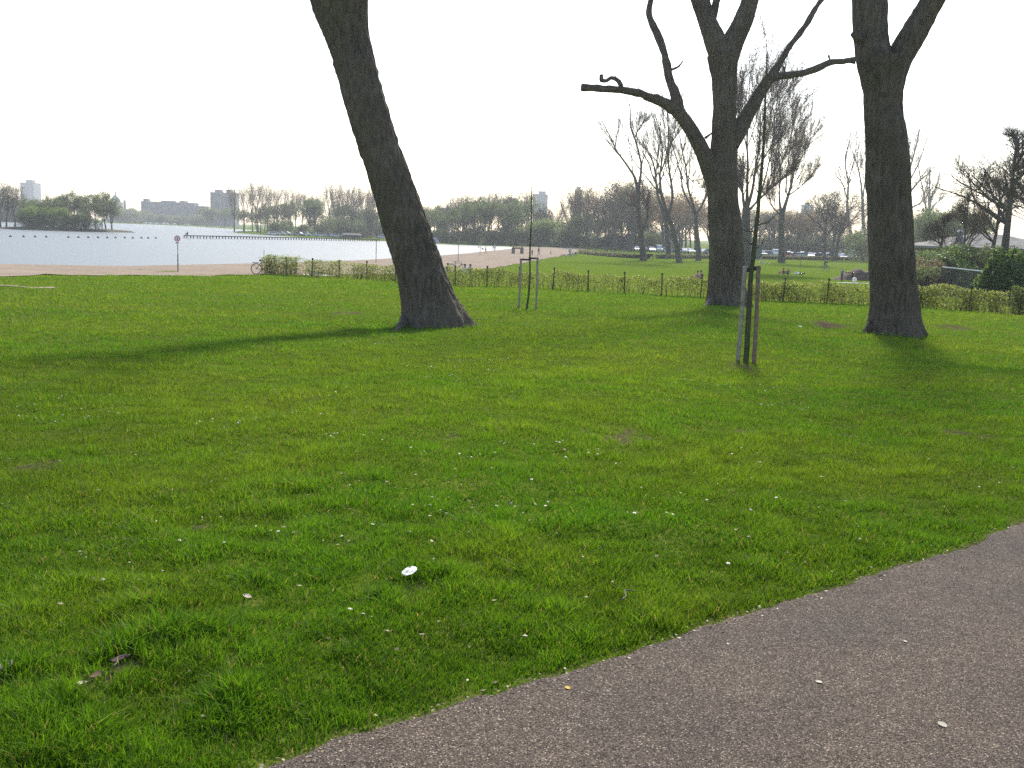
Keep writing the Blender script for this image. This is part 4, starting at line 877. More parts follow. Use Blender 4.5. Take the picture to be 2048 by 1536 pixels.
# kiosk, shed, tent, low wall, play gate, bench
kb = hit(1513, 518.5); k_ = kb[1] / F; t = thing('utility_kiosk', 'dark green cabinet standing behind the pruned poplar in the meadow', 'kiosk', kb)
gm = mat('kiosk_green', (.025, .07, .06), .5); m = MB(); m.box((0, 0, 14 * k_), (17 * k_, 1.4, 28 * k_)); link('body', m.mesh('body', gm), t)
m = MB(); m.box((0, 0, 28.6 * k_), (18.5 * k_, 1.7, 1.2 * k_)); link('roof', m.mesh('roof', M_DARK), t); m = MB(); m.box((0, -.73, 12 * k_), (9 * k_, .06, 20 * k_)); link('door', m.mesh('door', gm), t)
b = np.array([at(703, 473, 352)[0], 352.0, 0]); b[2] = gz(b[0], b[1]); k_ = 352 / F
t = thing('boat_shed', 'long dark low shed on the far bank, left of the leaning trunk', 'shed', b); m = MB(); m.box((0, 0, 3.5 * k_), (34 * k_, 4, 7 * k_)); link('wall', m.mesh('wall', mat('shed_dark', (.035, .035, .045), .8)), t)
m = MB(); m.add([(x * 19 * k_, y * 2.4, 7 * k_) for x in (-1, 1) for y in (-1, 1)] + [(-14 * k_, 0, 10.5 * k_), (14 * k_, 0, 10.5 * k_)], [(0, 2, 5, 4), (1, 4, 5, 3), (0, 4, 1), (2, 3, 5), (0, 1, 3, 2)]); link('roof', m.mesh('roof', mat('shed_roof', (.03, .03, .038), .8)), t)
b = np.array([at(870, 486, 312)[0], 312.0, 0]); b[2] = gz(b[0], b[1]); k_ = 312 / F
t = thing('tent', 'small blue grey tent on the far bank right of the leaning trunk', 'tent', b); m = MB(); s_ = 9 * k_
m.add([(-s_, -s_, 0), (s_, -s_, 0), (s_, s_, 0), (-s_, s_, 0), (-s_ * .2, 0, 11 * k_), (s_ * .2, 0, 11 * k_)], [(0, 1, 5, 4), (1, 2, 5), (2, 3, 4, 5), (3, 0, 4)]); link('canopy', m.mesh('canopy', mat('tent_cloth', (.28, .33, .42), .8)), t)
m = MB(); m.box((0, -s_ * .62, 3 * k_), (3 * k_, .05, 6 * k_)); link('flap', m.mesh('flap', mat('tent_flap', (.16, .2, .28), .8)), t)
b = hit(1096, 492.5); k_ = b[1] / F; t = thing('low_wall', 'long low wall with a pale coping at the far end of the beach', 'wall', b); m = MB(); m.box((0, 0, 2 * k_), (62 * k_, .6, 4 * k_)); link('body', m.mesh('body', mat('wall_stone', (.16, .15, .14), .9, var=.2, scale=1)), t)
m = MB(); m.box((0, 0, 4.6 * k_), (63 * k_, .8, 1.2 * k_)); link('coping', m.mesh('coping', mat('coping', (.42, .40, .38), .8)), t)
b = hit(1035, 507.5); k_ = b[1] / F; wd = mat('play_wood', (.17, .125, .10), .9, var=.3, scale=2); t = thing('play_gate', 'brown wooden play gate of two piers and a bridge on the sand', 'play structure', b)
for sx in (-8.5, 8.5):
    m = MB(); m.box((sx * k_, 0, 6 * k_), (7 * k_, 1.0, 12 * k_), taper=.9); pr = link('pier', m.mesh('pier', wd), t)
    m = MB(); m.box((sx * k_, 0, 14 * k_), (3 * k_, .6, 4.5 * k_), taper=.7); link('finial', m.mesh('finial', wd), pr)
m = MB(); m.box((0, 0, 11 * k_), (11 * k_, .7, 3 * k_)); link('bridge', m.mesh('bridge', wd), t)
b = hit(1299, 518); t = thing('park_bench', 'dark park bench beside the forked meadow tree', 'bench', b, .2); m = MB(); m.box((0, 0, .45), (1.6, .45, .06)); link('seat', m.mesh('seat', M_DARKWOOD), t)
m = MB(); m.box((0, .22, .75), (1.6, .06, .35)); link('backrest', m.mesh('backrest', M_DARKWOOD), t)
for sx in (-.65, .65):
    m = MB(); m.box((sx, 0, .21), (.08, .4, .42)); link('leg', m.mesh('leg', M_DARK), t)
# soil heap
b = hit(1728, 561); V = []; n1, n2 = 12, 28
for i in range(n1 + 1):
    for j in range(n2):
        q = i / n1; a = 2 * pi * j / n2; rr = q * (1 + .2 * sin(2 * a + 1) + .12 * sin(5 * a)); x, y = 3.0 * rr * cos(a), 1.6 * rr * sin(a)
        V.append((x, y, 1.15 * (1 - q * q) * (.75 + .5 * float(noise(np.array([x * 1.4]), np.array([y * 1.4]), seed=5)[0])) - .03))
Fs = [(i * n2 + j, i * n2 + (j + 1) % n2, (i + 1) * n2 + (j + 1) % n2, (i + 1) * n2 + j) for i in range(n1) for j in range(n2)]
tag(link('soil_heap', new_mesh('soil_heap', V, Fs, mat('soil_brown', (.13, .085, .06), .95, var=.45, scale=3, bump=1.0), True), None, b), 'heap of brown soil left of the rightmost trunk', 'soil heap')

# ------------------------------------------------------------------ low clipped hedges across the meadow
def far_hedge(label, px, h, seed):
    P = np.array([hit(*p) for p in px]); o = P[0].copy(); g = np.random.default_rng(seed); Q_ = curve2(P[:, :2], 60)
    t = thing('low_hedge', label, 'hedge', o, 0, 'clipped hedges in the meadow'); n = 5200; s = g.random(n) * 58.9; i = s.astype(int); q = Q_[i] + (Q_[i + 1] - Q_[i]) * (s - i)[:, None]
    C = np.column_stack([q + g.normal(size=(n, 2)) * .35, ground(q[:, 0], q[:, 1]) + h * g.random(n) ** .7]) - o
    v, f = leaf_quads(C, g.uniform(.14, .32, n), g); dry = (g.random(n) < .45).astype(int); tag(link('foliage', new_mesh('foliage', v, f, fi=dry, mats=[M_LEAF_G, M_LEAF_S]), t), kind='stuff')
    A1 = Q_ - np.array([0, .3]); B1 = Q_ + np.array([0, .3]); za = ground(Q_[:, 0], Q_[:, 1]); V = np.vstack([np.column_stack([A1, za]), np.column_stack([A1, za + h * .8]), np.column_stack([B1, za + h * .8]), np.column_stack([B1, za])]) - o
    Fs = [(k * 60 + j, k * 60 + j + 1, (k + 1) * 60 + j + 1, (k + 1) * 60 + j) for k in range(3) for j in range(59)]
    link('branches', new_mesh('branches', V, Fs, mat('hedge_core', (.05, .045, .03), 1)), t)
far_hedge('low clipped hedge curving away from the beach behind the slim stakes', [(1160, 507), (1190, 510.5), (1230, 514), (1268, 516.5), (1300, 517.5)], .85, 81)
far_hedge('low clipped hedge running behind the leaning pair in the meadow', [(1312, 517), (1350, 517.2), (1390, 517), (1430, 517.2), (1475, 517.6)], .85, 82)
far_hedge('long low clipped hedge in front of the parked cars', [(1525, 518.4), (1580, 519.3), (1640, 520), (1700, 521), (1760, 522.5)], .9, 83)

# ------------------------------------------------------------------ cars
ORD = ['leftmost', 'second', 'third', 'fourth', 'fifth', 'sixth', 'seventh', 'eighth', 'ninth', 'tenth', 'eleventh', 'twelfth', 'thirteenth', 'fourteenth', 'fifteenth', 'sixteenth', 'seventeenth', 'eighteenth', 'nineteenth', 'twentieth']
def nth(k): return 'leftmost' if k == 0 else ORD[k] + ' from left'
def car_meshes(kind):
    if kind == 'van': side = [(-2.2, .35), (2.25, .35), (2.3, .9), (1.75, 1.2), (1.25, 1.95), (-2.2, 2.0)]; gl = [(-2.0, 1.3), (1.5, 1.3), (1.15, 1.8), (-2.0, 1.85)]
    else: side = [(-2.1, .35), (2.1, .35), (2.15, .7), (1.2, .92), (.55, 1.42), (-1.2, 1.45), (-1.9, 1.0), (-2.15, .85)]; gl = [(-1.62, .98), (.98, .98), (.5, 1.36), (-1.12, 1.39)]
    def ext(pr, w, top=.82):
        n = len(pr); zs = [p[1] for p in pr]; V = [(x, sgn * w * (1 if z < 1.0 else top), z) for sgn in (-1, 1) for x, z in pr]
        return V, [tuple(range(n))[::-1], tuple(n + i for i in range(n))] + [(i, (i + 1) % n, n + (i + 1) % n, n + i) for i in range(n)]
    m = MB(); v, f = ext(side, .85); m.add(v, f); body = m.mesh('body', mat('paint_slot'))
    m = MB(); v, f = ext(gl, .865, .835); m.add(v, f); glass = m.mesh('windows', mat('car_glass', (.02, .025, .03), .08, spec=.8))
    m = MB(); m.tube([(0, -.1, 0), (0, .1, 0)], [.32, .32], 12); wheel = m.mesh('wheel', M_RUBBER)
    m = MB(); m.box((2.12, 0, .72), (.08, 1.35, .14)); lamp = m.mesh('headlights', mat('lamp_glass', (.7, .7, .7), .1, spec=.8))
    return body, glass, wheel, lamp
CARS = {k: car_meshes(k) for k in ('car', 'van')}
PAINT = {n: mat('car_paint_' + n, c, .25, mt, .6) for n, c, mt in [('silver', (.5, .51, .53), .4), ('white', (.75, .75, .74), 0), ('dark blue', (.03, .045, .10), .2), ('black', (.02, .02, .022), .1), ('red', (.30, .03, .025), 0), ('grey', (.20, .21, .22), .4), ('pale blue', (.30, .38, .48), .3)]}
def car(kind, paint, loc, rz, label, group):
    body, glass, wheel, lamp = CARS[kind]; t = thing('parked_car' if kind == 'car' else 'parked_van', label, 'car' if kind == 'car' else 'van', loc, rz, group)
    o = link('body', body, t); o.material_slots[0].link = 'OBJECT'; o.material_slots[0].material = PAINT[paint]
    link('windows', glass, t); link('headlights', lamp, t)
    for x in (-1.35, 1.35):
        for y in (-.8, .8): link('wheel', wheel, t, (x, y, .32))
CC = ['silver', 'white', 'dark blue', 'silver', 'grey', 'black', 'white', 'silver', 'red', 'pale blue', 'silver', 'grey']
cx = [1272, 1287, 1302, 1318, 1336, 1352, 1366, 1380, 1406, 1420, 1524, 1538, 1552, 1577, 1592, 1606, 1622, 1640, 1662, 1684, 1706, 1722]
for k, x in enumerate(cx):
    Yc = 283 + rnd.uniform(-2, 2) - (x - 1270) * .03; bx = at(x, 500, Yc)[0]; b = (bx, Yc, gz(bx, Yc)); p = CC[(k * 5 + k // 4) % 12]
    left = x < 1430; kk = k if left else k - 10; kd = 'van' if k in (3, 12, 20) else 'car'
    car(kd, p, b, rnd.choice([pi / 2, -pi / 2, 0, .3]) + rnd.uniform(-.2, .2), '%s of the %s: a %s %s' % (nth(kk), 'cars between the meadow trees' if left else 'cars parked behind the long low hedge', p, kd), 'cars parked beyond the meadow')
for k, x in enumerate([1530, 1546, 1568, 1585, 1612, 1632, 1655, 1675]):
    Yc = 296.0; bx = at(x, 500, Yc)[0]; b = (bx, Yc, gz(bx, Yc)); p = CC[(k * 7 + 3) % 12]; car('car', p, b, rnd.uniform(0, 3), '%s car of the back row against the woods, %s' % (nth(k), p), 'cars in the back row by the woods')
for k, x in enumerate([291, 299, 312, 325, 333, 347, 375]):
    Yc = 835; bx = at(x, 445, Yc)[0]; car('car', 'white' if k != 3 else 'silver', (bx, Yc, gz(bx, Yc)), .1, '%s of the cars on the far shore below the long building' % nth(k), 'cars on the far shore')
for k, x in enumerate([548, 560, 572, 598, 611, 628, 642, 658, 664, 672, 768, 775]):
    Yc = 372 + (k % 3) * 5; bx = at(x, 468, Yc)[0]; car('car', ['white', 'silver', 'silver', 'grey'][k % 4], (bx, Yc, gz(bx, Yc)), rnd.uniform(-.4, .4), '%s of the cars under the trees on the spit' % nth(k), 'cars under the trees on the spit')

# ------------------------------------------------------------------ jetty, buoys, raft, beach poles, sign
j0, j1 = on_z(371, 476.4, WATER), on_z(756, 482.6, WATER); t = thing('jetty', 'long dark wooden jetty on piles reaching into the lake', 'jetty', j0); jd = j1 - j0; L = np.linalg.norm(jd); ja = math.atan2(jd[1], jd[0])
dw = mat('jetty_wood', (.045, .04, .036), .9, var=.3, scale=1); m = MB(); m.box((0, 0, 0), (L, 1.3, .22)); d_ = link('deck', m.mesh('deck', dw), t, jd / 2 + np.array([0, 0, .62]), ja)
m = MB(); m.tube([(0, 0, -1.2), (0, 0, .55)], .13, 7); pm = m.mesh('pile', dw); npile = 36; nrm = np.array([-sin(ja), cos(ja), 0])
for k in range(npile + 1):
    for s in (-.5, .5): link('pile', pm, t, jd * k / npile + nrm * s)
g = np.random.default_rng(3); bm = mat('buoy_dark', (.05, .045, .045), .5)
m = MB(); m.tube([(0, 0, -.22), (0, 0, -.12), (0, 0, .08), (0, 0, .24), (0, 0, .32), (0, 0, .42)], [.05, .22, .29, .2, .07, .06], 10); bme = m.mesh('buoy', bm, True)
for k, (x, y) in enumerate(zip([108, 243, 360, 475, 700, 805, 905, 1005, 1100, 1184, 1278, 1360, 1448, 1518, 1596], [783, 785, 786, 787, 790, 791, 792, 794, 795, 795, 796, 797, 798, 798, 798])):
    tag(link('swim_buoy', bme, None, on_z(x / 5.12, 320 + y / 5.12 + 1, WATER)), '%s of the dark floats in the line across the swimming water' % nth(k), 'buoy', 'floats marking the swimming water')
b = on_z(484, 464.5, WATER); t = thing('raft', 'flat dark raft on the water by the tip of the spit', 'raft', b); m = MB(); m.box((0, 0, .2), (4.2, 1.8, .3)); link('deck', m.mesh('deck', dw), t)
for sx in (-1.4, 1.4):
    m = MB(); m.tube([(sx, -.8, 0), (sx, .8, 0)], .22, 8); link('float', m.mesh('float', bm), t)
for x, yb, yt, lb, c in [(752, 525, 481, 'thin grey pole on the sand left of the leaning trunk', (.3, .28, .27)), (916, 525, 490, 'grey pole on the sand behind the sunbathers', (.3, .3, .31)), (960, 510.5, 492, 'short thin pole on the sand near the waterline', (.3, .28, .27)), (528, 527, 500.5, 'pale thin pole at the waterline behind the parked bicycle', (.5, .42, .42)), (1268, 516, 455, 'thin dark post beside the forked meadow tree', (.06, .06, .055)), (1601, 534, 505, 'thin young stem behind the leafier hedge', (.10, .09, .07))]:
    b = hit(x, yb); k_ = b[1] / F; t = thing('pole', lb, 'pole', b, 0, 'thin poles'); h = at(x, yt, b[1])[2] - b[2]; m = MB(); m.tube([(0, 0, -.2), (0, 0, h)], [.05, .04], 8); link('shaft', m.mesh('shaft', mat('pole_%s' % x, c, .6)), t)
    m = MB(); m.tube([(0, 0, h), (0, 0, h + .05)], [.06, .02], 8); link('cap', m.mesh('cap', M_DARK), t)
b = hit(356, 544); h = at(353.5, 471, b[1])[2] - b[2]; t = thing('beach_sign', 'round red-rimmed prohibition sign on a banded pole on the sand', 'sign', b); m = MB()
m.tube([(0, 0, -.2), (0, 0, h * .48)], .035, 10); link('pole', m.mesh('pole', mat('sign_pole_dark', (.09, .09, .10), .5)), t); m = MB(); m.tube([(0, 0, h * .48), (0, 0, h - .05)], .033, 10); link('pole', m.mesh('pole', M_STEEL), t)
for z in (.2, .3): m = MB(); m.tube([(0, 0, h * z), (0, 0, h * z + .05)], .042, 10); link('band', m.mesh('band', M_DARK), t)
def disc(r, y0, y1, z, m_, nm, par, sx=1.0):
    m = MB(); n = 24; V = [(sx * r * cos(2 * pi * k / n), y, z + r * sin(2 * pi * k / n)) for y in (y0, y1) for k in range(n)]
    m.add(V, [tuple(range(n)), tuple(range(2 * n - 1, n - 1, -1))] + [(k, k + n, (k + 1) % n + n, (k + 1) % n) for k in range(n)]); return link(nm, m.mesh(nm, m_), par)
zc = h - .19; dr = disc(.19, -.062, -.04, zc, mat('sign_red', (.42, .03, .03), .4), 'sign_disc', t); disc(.135, -.066, -.0621, zc, mat('sign_white', (.75, .75, .75), .4), 'sign_face', dr)
m = MB(); m.box((0, -.069, zc + .05), (.05, .004, .05)); m.box((0, -.069, zc - .03), (.075, .004, .09)); link('symbol', m.mesh('symbol', M_DARK), dr)
m = MB(); m.box((0, -.052, zc - .27), (.24, .012, .10)); pl = link('plate', m.mesh('plate', mat('sign_white')), t); m = MB(); m.box((0, -.06, zc - .27), (.17, .004, .035)); link('symbol', m.mesh('symbol', M_DARK), pl)

# ------------------------------------------------------------------ bicycles
def bicycle_meshes():
    m = MB(); fr = [((-.5, 0, .34), (-.08, 0, .30)), ((-.08, 0, .30), (-.2, 0, .82)), ((-.2, 0, .78), (.38, 0, .80)), ((-.08, 0, .30), (.40, 0, .70)), ((-.5, 0, .34), (-.19, 0, .76)), ((.36, 0, .92), (.52, 0, .34))]
    for a, c in fr: m.tube([a, c], .018, 6)
    frame = m.mesh('frame', mat('bike_paint', (.015, .016, .02), .35)); m = MB(); n = 24
    m.tube([(.33 * cos(2 * pi * k / n), 0, .33 * sin(2 * pi * k / n)) for k in range(n + 1)], .022, 6, False); tyre = m.mesh('tyre', M_RUBBER); m = MB()
    for k in range(10): m.tube([(0, 0, 0), (.31 * cos(k * pi / 5), 0, .31 * sin(k * pi / 5))], .004, 3, False)
    m.tube([(.305 * cos(2 * pi * k / n), 0, .305 * sin(2 * pi * k / n)) for k in range(n + 1)], .01, 5, False); rim = m.mesh('rim', M_STEEL)
    m = MB(); m.tube([(.36, 0, .92), (.34, 0, 1.02), (.33, .02, 1.04)], .015, 6); m.tube([(.14, -.28, 1.03), (.33, -.2, 1.04), (.36, 0, 1.04), (.33, .2, 1.04), (.14, .28, 1.03)], .016, 6); bar = m.mesh('handlebar', M_STEEL)
    m = MB(); m.box((-.22, 0, .90), (.26, .15, .06), taper=.7); m.tube([(-.2, 0, .80), (-.22, 0, .88)], .014, 6); sad = m.mesh('saddle', M_RUBBER)
    m = MB(); m.box((-.58, 0, .74), (.36, .14, .03)); m.tube([(-.5, .05, .34), (-.66, .06, .73)], .008, 4); rack = m.mesh('carrier', M_DARK)
    return frame, tyre, rim, bar, sad, rack
BIKE = bicycle_meshes()
def bicycle(loc, rz, label, tilt=0, group='bicycles in the park'):
    t = thing('bicycle', label, 'bicycle', loc, rz, group); t.rotation_euler = (tilt, 0, rz); frame, tyre, rim, bar, sad, rack = BIKE
    link('frame', frame, t)
    for x in (-.5, .52): w_ = link('wheel', rim, t, (x, 0, .345)); link('tyre', tyre, w_)
    link('handlebar', bar, t); link('saddle', sad, t); link('carrier', rack, t); return t
bicycle(hit(528, 550.5), .5, 'dark bicycle parked against the left end of the young hedge', .12)
q = hit(914, 543); bicycle(q, .3, 'pale-looking bicycle standing between the people sitting behind the hedge', .08)
bicycle(hit(1129, 513), .2, 'bicycle lying at the sand edge, left of the standing person', R(68)); bicycle(hit(1147, 512.5), .4, 'bicycle leaning beside the standing person at the sand edge', .15)
cy = hit(1650, 542); bicycle(cy, -1.0, 'bicycle ridden across the meadow', 0)

# ------------------------------------------------------------------ people
def pose_mesh(kind):
    Hd = {}
    if kind in ('stand', 'walk'):
        w = .0 if kind == 'stand' else 1.0
        J = dict(pel=(0, 0, .93), ch=(.02, 0, 1.28), nk=(.02, 0, 1.47), hd=(.04, 0, 1.58), tp=(.04, 0, 1.69), sl=(0, .18, 1.40), sr=(0, -.18, 1.40), el=(-.12 * w, .24, 1.13), er=(.1 * w, -.24, 1.13), wl=(-.1 * w, .25, .88), wr=(.24 * w, -.24, .92), fl=(-.08 * w, .25, .78), frr=(.3 * w, -.23, .84), hl=(0, .09, .9), hr=(0, -.09, .9), kl=(.2 * w, .1, .5), kr=(-.04 * w, -.1, .5), al=(.3 * w, .1, .09), ar=(-.3 * w, -.1, .12), tl=(.16 + .3 * w, .11, .04), trr=(.15 - .3 * w, -.11, .04))
    elif kind == 'sit':
        J = dict(pel=(0, 0, .13), ch=(-.08, 0, .45), nk=(-.05, 0, .64), hd=(-.01, 0, .75), tp=(0, 0, .86), sl=(-.07, .18, .57), sr=(-.07, -.18, .57), el=(.12, .26, .40), er=(.12, -.26, .40), wl=(.34, .17, .42), wr=(.34, -.17, .42), fl=(.42, .1, .43), frr=(.42, -.1, .43), hl=(.02, .1, .13), hr=(.02, -.1, .13), kl=(.38, .17, .46), kr=(.38, -.17, .46), al=(.56, .12, .09), ar=(.56, -.12, .09), tl=(.72, .13, .05), trr=(.72, -.13, .05))
    elif kind == 'lie':
        J = dict(pel=(0, 0, .14), ch=(-.36, 0, .16), nk=(-.54, 0, .18), hd=(-.66, 0, .22), tp=(-.76, 0, .24), sl=(-.48, .18, .15), sr=(-.48, -.18, .15), el=(-.22, .30, .10), er=(-.70, -.32, .12), wl=(.02, .26, .08), wr=(-.82, -.16, .16), fl=(.12, .24, .07), frr=(-.80, -.06, .16), hl=(.03, .1, .13), hr=(.03, -.1, .13), kl=(.42, .12, .14), kr=(.34, -.12, .42), al=(.82, .12, .09), ar=(.55, -.12, .09), tl=(.88, .14, .22), trr=(.70, -.13, .05))
    elif kind == 'bend':
        J = dict(pel=(0, 0, .88), ch=(.32, 0, 1.02), nk=(.48, 0, 1.0), hd=(.58, 0, .95), tp=(.67, 0, .90), sl=(.42, .18, .98), sr=(.42, -.18, .98), el=(.48, .22, .70), er=(.48, -.22, .70), wl=(.55, .17, .46), wr=(.55, -.17, .46), fl=(.58, .15, .38), frr=(.58, -.15, .38), hl=(0, .1, .85), hr=(0, -.1, .85), kl=(.08, .14, .47), kr=(.02, -.14, .47), al=(-.05, .15, .09), ar=(-.12, -.15, .09), tl=(.12, .17, .04), trr=(.06, -.17, .04))
    else:                                        # ride
        J = dict(pel=(-.2, 0, .98), ch=(.0, 0, 1.30), nk=(.06, 0, 1.48), hd=(.1, 0, 1.59), tp=(.12, 0, 1.70), sl=(.02, .18, 1.40), sr=(.02, -.18, 1.40), el=(.16, .27, 1.17), er=(.16, -.27, 1.17), wl=(.24, .25, 1.07), wr=(.24, -.25, 1.07), fl=(.3, .24, 1.06), frr=(.3, -.24, 1.06), hl=(-.18, .1, .95), hr=(-.18, -.1, .95), kl=(.22, .12, .72), kr=(.12, -.12, .55), al=(.05, .12, .36), ar=(-.06, -.12, .2), tl=(.2, .12, .32), trr=(.1, -.12, .16))
    rad = dict(pel=.135, ch=.15, nk=.06, hd=.10, tp=.075, sl=.07, sr=.07, el=.045, er=.045, wl=.032, wr=.032, fl=.038, frr=.038, hl=.095, hr=.095, kl=.06, kr=.06, al=.042, ar=.042, tl=.04, trr=.04)
    ed = [('pel', 'ch'), ('ch', 'nk'), ('nk', 'hd'), ('hd', 'tp'), ('ch', 'sl'), ('sl', 'el'), ('el', 'wl'), ('wl', 'fl'), ('ch', 'sr'), ('sr', 'er'), ('er', 'wr'), ('wr', 'frr'), ('pel', 'hl'), ('hl', 'kl'), ('kl', 'al'), ('al', 'tl'), ('pel', 'hr'), ('hr', 'kr'), ('kr', 'ar'), ('ar', 'trr')]
    K = list(J); me = bpy.data.meshes.new('pose'); me.from_pydata([J[k] for k in K], [(K.index(a), K.index(c)) for a, c in ed], []); ob = bpy.data.objects.new('pose', me); COL.objects.link(ob)
    mod = ob.modifiers.new('s', 'SKIN'); sk = me.skin_vertices[0].data
    for k, q in zip(K, sk): q.radius = (rad[k], rad[k]); q.use_root = (k == 'pel')
    ob.modifiers.new('d', 'SUBSURF').levels = 1
    bpy.context.view_layer.update(); ev = ob.evaluated_get(bpy.context.evaluated_depsgraph_get()); nm = bpy.data.meshes.new_from_object(ev)
    bpy.data.objects.remove(ob); bpy.data.meshes.remove(me)
    nm.materials.clear()
    for s in ('skin', 'shirt', 'trousers'): nm.materials.append(mat('slot_' + s))
    reg = {0: 1, 1: 0, 2: 0, 3: 0, 4: 1, 5: 1, 6: 0, 7: 0, 8: 1, 9: 1, 10: 0, 11: 0, 12: 2, 13: 2, 14: 2, 15: 2, 16: 2, 17: 2, 18: 2, 19: 2}
    JA = np.array([J[a] for a, c in ed]); JB = np.array([J[c] for a, c in ed])
    for p in nm.polygons:
        c = np.array(p.center); tt = np.clip(((c - JA) * (JB - JA)).sum(1) / ((JB - JA) ** 2).sum(1), 0, 1); dd = np.linalg.norm(c - JA - (JB - JA) * tt[:, None], axis=1); k = int(np.argmin(dd)); mi = reg[k]
        if k == 0 and tt[k] < .3: mi = 2
        p.material_index = mi; p.use_smooth = True
    nm.name = 'body'; h0, h1 = np.array(J['hd']), np.array(J['tp']); up = (h1 - h0) / np.linalg.norm(h1 - h0); hc = h0 + up * .045
    n1, n2 = 5, 10; V = []; ax = np.array([1.0, 0, 0]) if abs(up[0]) < .7 else np.array([0, 0, -1.0]); ax -= up * (ax @ up); ax /= np.linalg.norm(ax); ay = np.cross(up, ax)
    for i in range(n1 + 1):
        th = 1.75 * i / n1
        for j in range(n2):
            a = 2 * pi * j / n2; cut = th * (.62 if cos(a) > .2 else 1.0); V.append(hc + .118 * (up * cos(cut) + sin(cut) * (ax * cos(a) + ay * sin(a))) - ax * .012)
    hair = new_mesh('hair', V, [(i * n2 + j, (i + 1) * n2 + j, (i + 1) * n2 + (j + 1) % n2, i * n2 + (j + 1) % n2) for i in range(n1) for j in range(n2)], mat('slot_hair'), True)
    return nm, hair
POSE = {k: pose_mesh(k) for k in ('stand', 'walk', 'sit', 'lie', 'bend', 'ride')}
SKIN = mat('skin_tone', (.45, .27, .19), .6)
CL = {'black': (.02, .02, .022), 'dark': (.05, .05, .06), 'white': (.7, .7, .7), 'red': (.38, .05, .05), 'pink': (.55, .22, .22), 'grey': (.2, .2, .21), 'blue': (.08, .12, .25), 'tan': (.4, .3, .2), 'pale': (.5, .5, .55), 'skin': (.45, .27, .19), 'green': (.10, .16, .08)}
HAIR = {'dark': (.02, .016, .013), 'brown': (.09, .055, .03), 'fair': (.35, .26, .14)}
def person(pose, loc, rz, top, bottom, hair, label, s=1.0, group='people in the park'):
    body, hr = POSE[pose]; t = thing('person', label, 'person', loc, rz, group); t.scale = (s, s, s); o = link('body', body, t)
    for k, m_ in enumerate((SKIN, mat('cloth_' + top, CL[top], .9), mat('cloth_' + bottom, CL[bottom], .9))): o.material_slots[k].link = 'OBJECT'; o.material_slots[k].material = m_
    h_ = link('hair', hr, t); h_.material_slots[0].link = 'OBJECT'; h_.material_slots[0].material = mat('hair_' + hair, HAIR[hair], .8); return t
person('walk', hit(1077, 513), .2, 'dark', 'grey', 'dark', 'adult in dark top walking along the sand right of the slim stakes')
person('stand', hit(1064, 512.5), 1, 'dark', 'dark', 'dark', 'small child standing beside the walking adult', .68)
person('walk', hit(1101.5, 510), 2.8, 'dark', 'dark', 'brown', 'toddler walking alone on the sand', .5)
person('walk', hit(971, 508), .1, 'tan', 'skin', 'brown', 'child running on the sand near the waterline', .78)
person('stand', hit(957, 501), 2, 'dark', 'blue', 'dark', 'child at the waterline, leftmost of those by the water', .68); person('bend', hit(966, 502.2), 2.5, 'dark', 'dark', 'dark', 'child bending down at the waterline', .7)
person('stand', hit(986, 502), 0, 'black', 'dark', 'dark', 'person in black standing at the waterline near the play gate', .8); person('stand', hit(989.5, 502), 1, 'white', 'grey', 'brown', 'person in white standing at the waterline near the play gate', .8)
person('sit', hit(895, 547), 2.4, 'black', 'blue', 'dark', 'person in black sitting on the sand just right of the leaning trunk'); person('sit', hit(929, 549), 2.2, 'white', 'pale', 'dark', 'dark-haired person in white sitting behind the hedge'); person('sit', hit(940, 549.5), 2.0, 'dark', 'blue', 'dark', 'person in dark top sitting behind a hedge post')
person('stand', hit(1139.5, 513), 1.5, 'pale', 'blue', 'fair', 'fair-haired person standing by the bicycles at the sand edge', 1.05); person('sit', hit(1151, 511), 2.6, 'black', 'white', 'dark', 'person sitting on the grass right of the bicycles at the sand edge', 1.0)
person('sit', hit(1335, 519.5), 3, 'black', 'blue', 'dark', 'person in black sitting against a leaning meadow tree')
person('sit', hit(1394, 561), 2.6, 'pink', 'tan', 'dark', 'person in pink sitting behind the hedge, left of the pruned poplar'); person('sit', hit(1401, 560), 1.8, 'skin', 'grey', 'dark', 'bare-backed person sitting close beside the one in pink'); person('lie', hit(1421, 565), .3, 'skin', 'black', 'brown', 'sunbather lying behind the hedge beside the pruned poplar')
person('sit', hit(1520.5, 526), .3, 'pale', 'tan', 'fair', 'person in pale top sitting on the grass by the green cabinet'); person('lie', hit(1597, 549.5), 2.9, 'black', 'white', 'dark', 'person in black and white lying alone on the meadow', .95)
person('sit', hit(1566, 550), 2.6, 'red', 'skin', 'dark', 'person in red sitting on the meadow', .95); person('sit', hit(1576, 550), 2.2, 'grey', 'dark', 'fair', 'fair-haired person in grey sitting next to the one in red', .95)
t = person('ride', cy, -1.0, 'black', 'grey', 'dark', 'person in black riding a bicycle over the meadow')
person('stand', hit(1683, 563.5), .4, 'grey', 'dark', 'fair', 'person in grey standing by the soil heap', .78); person('bend', hit(1704, 563), 2.9, 'skin', 'black', 'brown', 'bare-chested person in black shorts bending beside the soil heap', 1.0)
person('lie', hit(640, 551), .2, 'white', 'dark', 'dark', 'person in white lying on the sand behind the sparse hedge')
for k, (x, y, c) in enumerate([(1213, 505, 'dark'), (1226, 506, 'black'), (1248, 504, 'blue'), (1317, 507, 'dark')]): person('sit', hit(x, y), rnd.uniform(0, 6), c, 'grey', 'dark', '%s of the tiny sitters at the far end of the meadow' % nth(k))
jp = j0 + jd / L * .6; person('sit', (jp[0], jp[1], WATER + .74), 2.6, 'black', 'dark', 'dark', 'person in dark clothes sitting at the end of the jetty')
